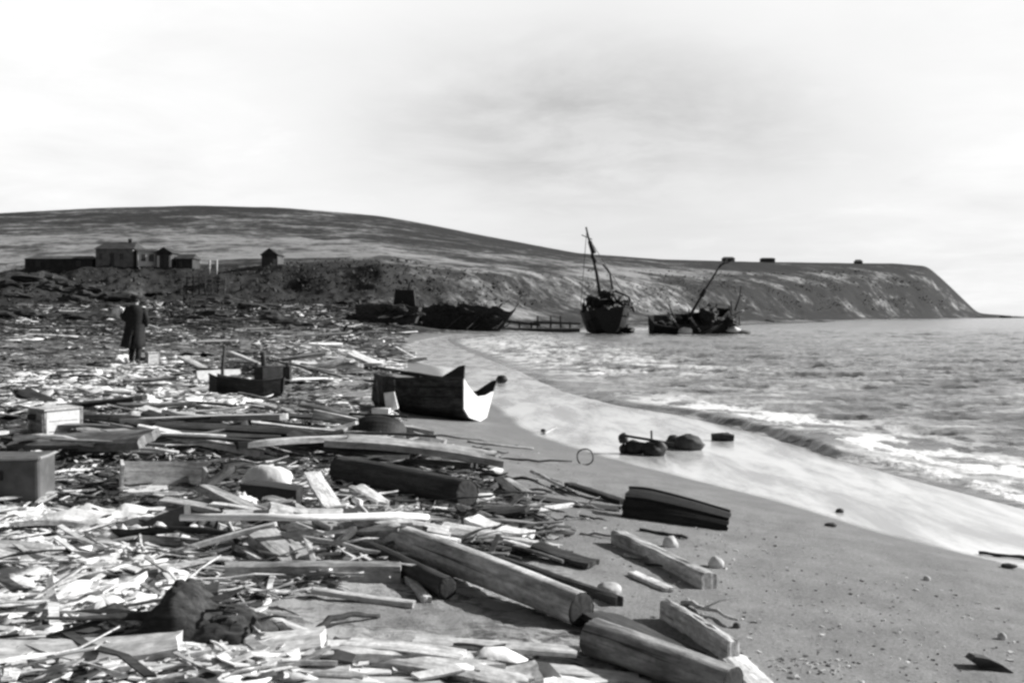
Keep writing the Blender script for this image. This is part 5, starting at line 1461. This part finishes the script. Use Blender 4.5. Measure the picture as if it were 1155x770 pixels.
for i in range(30):
    px, py = sample([(0, 316), (180, 320), (470, 345), (470, 372), (200, 366), (0, 360)], rs); q = gp(px, py)
    if q.y < 30: continue
    o = blob("wreckage_heap", q, rs.uniform(7, 20) * mpp(q), 'tarp' if i % 2 else 'scow', None, "heap", i + 90, (1.5, .8, rs.uniform(.3, .55)), .7, 3, smooth=False)
    o["group"] = "dark heaps on the flats below the cottages"
    LOOSE.append((o, px, py, "small" if i % 3 else "broad", "dark", "heap"))
# scatter of pale cloth/paper scraps large enough to count
rs = random.Random(44)
for i in range(60):
    px, py = sample(Z_left if i % 3 else Z_flat, rs)
    near = i % 3 != 0
    crumple_sheet("cloth_scrap", px, py, rs.uniform(.14, .34) * (1 if near else 1.8), rs.uniform(.12, .28) * (1 if near else 1.8), rs.uniform(.03, .07) * (1 if near else 1.8), 'cloth_white',
                  None, "scrap", rs.uniform(0, 3), i + 50,
                  "white scraps at the lower left" if near else "white scraps on the flat", n=8)
    LOOSE.append((bpy.context.scene.collection.objects[-1], px, py, "small", "crumpled white", "scrap"))
name_loose()

# --- uncountable litter -------------------------------------------------------
def litter_mesh(name, polys, counts, size, mats, seed, thin=.12, long_=2.4, pile=.03, clump=0):
    rs = random.Random(seed); out = MB(); mi = []
    for poly, n in zip(polys, counts):
        for i in range(n):
            px, py = sample(poly, rs); c = gp(px, py)
            if c.y > 400: continue
            s_ = rs.uniform(*size) * (1 + min(c.y, 110) / 14) * (.6 + rs.random() ** 3)
            a = rs.gauss(0, .9); ca_, sa_ = math.cos(a), math.sin(a)
            l, w_ = s_ * rs.uniform(.6, long_), s_ * rs.uniform(.25, .7)
            t1, t2_ = rs.gauss(0, .18), rs.gauss(0, .3); zt = rs.uniform(0, pile) + .004
            b0 = len(out.v); m_ = rs.randrange(len(mats))
            cl = mnoise.noise(Vector((c.x * 1.1 / (1 + c.y * .06), c.y * .8 / (1 + c.y * .06), seed * .0 + 3.3))) + .5 * mnoise.noise(Vector((c.x * 3 / (1 + c.y * .06), c.y * 2 / (1 + c.y * .06), 9.1)))
            if clump == 1 and cl < -.02 and rs.random() < .85: continue
            if clump == 2 and cl > .12 and rs.random() < .75: continue
            if clump == 3:
                m_ = (0 if rs.random() < .7 else 1) if cl < -.1 else (rs.choice((2, 4, 4, 1)) if cl > .15 else m_)
            xsn = ((-1, 0), (-.35, .16 * rs.random()), (.3, .2 * rs.random()), (1, 0)); pv = []
            for (u, lift_) in xsn:
                for v in (-1, 1):
                    uu = u + rs.uniform(-.15, .15); x, y = uu * l / 2, v * w_ / 2 * rs.uniform(.6, 1.1)
                    pv.append((c.x + x * ca_ - y * sa_, c.y + x * sa_ + y * ca_, c.z + zt + abs(x * t1) + y * t2_ * .5 + lift_ * l * .5))
            th = max(s_ * thin, .004)
            out.v += pv + [(x, y, z - th) for x, y, z in pv]
            for q in range(3):
                k = q * 2
                out.f.append((b0 + k, b0 + k + 2, b0 + k + 3, b0 + k + 1)); mi.append(m_)
                out.f.append((b0 + k, b0 + k + 8, b0 + k + 10, b0 + k + 2)); mi.append(m_)
                out.f.append((b0 + k + 1, b0 + k + 3, b0 + k + 11, b0 + k + 9)); mi.append(m_)
            out.f.append((b0, b0 + 1, b0 + 9, b0 + 8)); mi.append(m_)
            out.f.append((b0 + 6, b0 + 14, b0 + 15, b0 + 7)); mi.append(m_)
    o = out.build(name, [M[q] for q in mats])
    o.data.polygons.foreach_set("material_index", mi)
    o["kind"] = "stuff"
    return o
A_all = [(-20, 380), (420, 368), (470, 385), (430, 420), (470, 500), (560, 545), (640, 600), (560, 640), (480, 640), (250, 690), (330, 770), (-20, 775)]
A_lowleft = [(-20, 585), (190, 640), (200, 700), (330, 745), (560, 760), (640, 775), (-20, 778)]
litter_mesh("driftwood_litter", [A_all, Z_mid, Z_core, Z_heap, Z_far, A_lowleft], [4800, 2200, 1500, 1600, 600, 100], (.012, .04), ['wood_dark', 'wood_grey', 'wood_mid', 'wood_dark', 'wood_pale'], 3, long_=11, clump=3)
def patches(name, polys, counts, size, mats, seed, thr=0.0):
    rs = random.Random(seed); out = MB(); mi = []
    for poly, n in zip(polys, counts):
        for i in range(n):
            px, py = sample(poly, rs); c = gp(px, py)
            if c.y > 130: continue
            k_ = 1 + c.y * .06
            cl = mnoise.noise(Vector((c.x * 1.1 / k_, c.y * .8 / k_, 3.3))) + .5 * mnoise.noise(Vector((c.x * 3 / k_, c.y * 2 / k_, 9.1)))
            if cl < thr and rs.random() < .8: continue
            s_ = rs.uniform(*size) * (1 + c.y / 14) * (.5 + rs.random()); a0 = rs.uniform(0, 6.28); el = rs.uniform(.4, 1); N = 12
            b0 = len(out.v); m_ = rs.randrange(len(mats)); ph = rs.uniform(0, 99)
            tx, ty = rs.gauss(0, .1), rs.gauss(0, .1); zb = rs.uniform(.005, .04)
            rings = []
            for q in (0, .5, 1.0, .92):
                for j in range(N if q else 1):
                    a = j / N * 6.2832; r_ = s_ * q * (1 + .55 * mnoise.noise(Vector((math.cos(a) * 1.3 + ph, math.sin(a) * 1.3, q * .5))))
                    x, y = r_ * math.cos(a), r_ * math.sin(a) * el
                    z = zb * .6 + x * tx + y * ty + s_ * .22 * mnoise.noise(Vector((x * 2.2 / s_ + ph, y * 2.2 / s_, q))) - (.02 if q == .92 else 0)
                    out.v.append((c.x + x * math.cos(a0) - y * math.sin(a0), c.y + x * math.sin(a0) + y * math.cos(a0), c.z + max(z, .004 if q != .92 else -.01)))
            for j in range(N):
                j2 = (j + 1) % N
                out.f.append((b0, b0 + 1 + j, b0 + 1 + j2)); mi.append(m_)
                for g_ in (0, 1): out.f.append((b0 + 1 + g_ * N + j, b0 + 1 + (g_ + 1) * N + j, b0 + 1 + (g_ + 1) * N + j2, b0 + 1 + g_ * N + j2)); mi.append(m_)
    o = out.build(name, [M[q] for q in mats], None, True); o.data.polygons.foreach_set("material_index", mi); o["kind"] = "stuff"
    return o
patches("paper_and_rags", [Z_left, A_lowleft, Z_flat, Z_heap, A_all, Z_back, Z_far], [1500, 800, 520, 260, 450, 260, 170], (.03, .11), ['cloth_white', 'cloth_white', 'rag_grey'], 71)
patches("wet_weed", [Z_left, A_lowleft, Z_mid, Z_core, A_all, Z_back], [260, 260, 260, 220, 700, 260], (.04, .12), ['tarp', 'stone_dark'], 72, thr=-9)
litter_mesh("pale_scraps", [A_lowleft, Z_left, Z_flat, Z_heap, A_all, Z_back], [350, 100, 500, 400, 600, 260], (.03, .085), ['cloth_white', 'wood_pale'], 5, thin=.06, long_=2.2, pile=.05, clump=1)
litter_mesh("seaweed", [A_all, Z_left, Z_bot, Z_far], [2400, 250, 100, 500], (.03, .07), ['tarp', 'stone_dark'], 6, long_=3, pile=.04, clump=2)
S_right = [(560, 480), (700, 560), (860, 600), (1155, 690), (1155, 775), (860, 775), (700, 640), (560, 560)]
litter_mesh("wrack_line_timber", [Z_back, [(150, 360), (440, 352), (470, 372), (300, 380)]], [900, 500], (.03, .07), ['wood_dark', 'wood_grey', 'wood_mid'], 15, long_=5, clump=3)
litter_mesh("beach_pebbles", [S_right, [(860, 742), (950, 742), (955, 760), (870, 762)]], [420, 60], (.008, .016), ['stone_dark', 'stone_pale', 'wood_pale'], 8, thin=.5, long_=1.3, pile=.0)
# scrub on the bluff
def scrub():
    rs = random.Random(9); out = MB()
    polys = [([(300, 292), (470, 292), (500, 330), (290, 330)], 700), ([(0, 296), (300, 302), (300, 345), (0, 345)], 600), ([(200, 335), (480, 335), (470, 362), (150, 362)], 600), ([(480, 298), (650, 310), (640, 345), (490, 345)], 450), ([(650, 305), (1030, 306), (1080, 350), (660, 352)], 3800)]
    for poly, n in polys:
        for i in range(n):
            px, py = sample(poly, rs); c = gp(px, py)
            if c.y < 20: continue
            r_ = rs.uniform(.12, .42) * (.5 + rs.random()) * (1 if c.y < 170 else c.y / 260)
            if c.y > 170 and mnoise.noise(Vector((c.x / 22, c.y / 30, c.z / 7))) < .02: continue; b0 = len(out.v)
            for k in range(5):
                a = rs.uniform(0, 6.28); tip = Vector((math.cos(a), math.sin(a), rs.uniform(.3, 1.0))) * r_ * rs.uniform(.5, 1); sd_ = Vector((-math.sin(a), math.cos(a), 0)) * r_ * .25
                b0 = len(out.v)
                out.v += [tuple(c - sd_ + Vector((0, 0, -.1))), tuple(c + sd_ + Vector((0, 0, -.1))), tuple(c + tip + sd_ * .6), tuple(c + tip - sd_ * .6)]
                out.f.append((b0, b0 + 1, b0 + 2, b0 + 3))
    o = out.build("scrub", M['scrub']); o["kind"] = "stuff"
M['scrub'] = plain("scrub_leaves", 0.03, 0.1, .6, bump=0)
scrub()
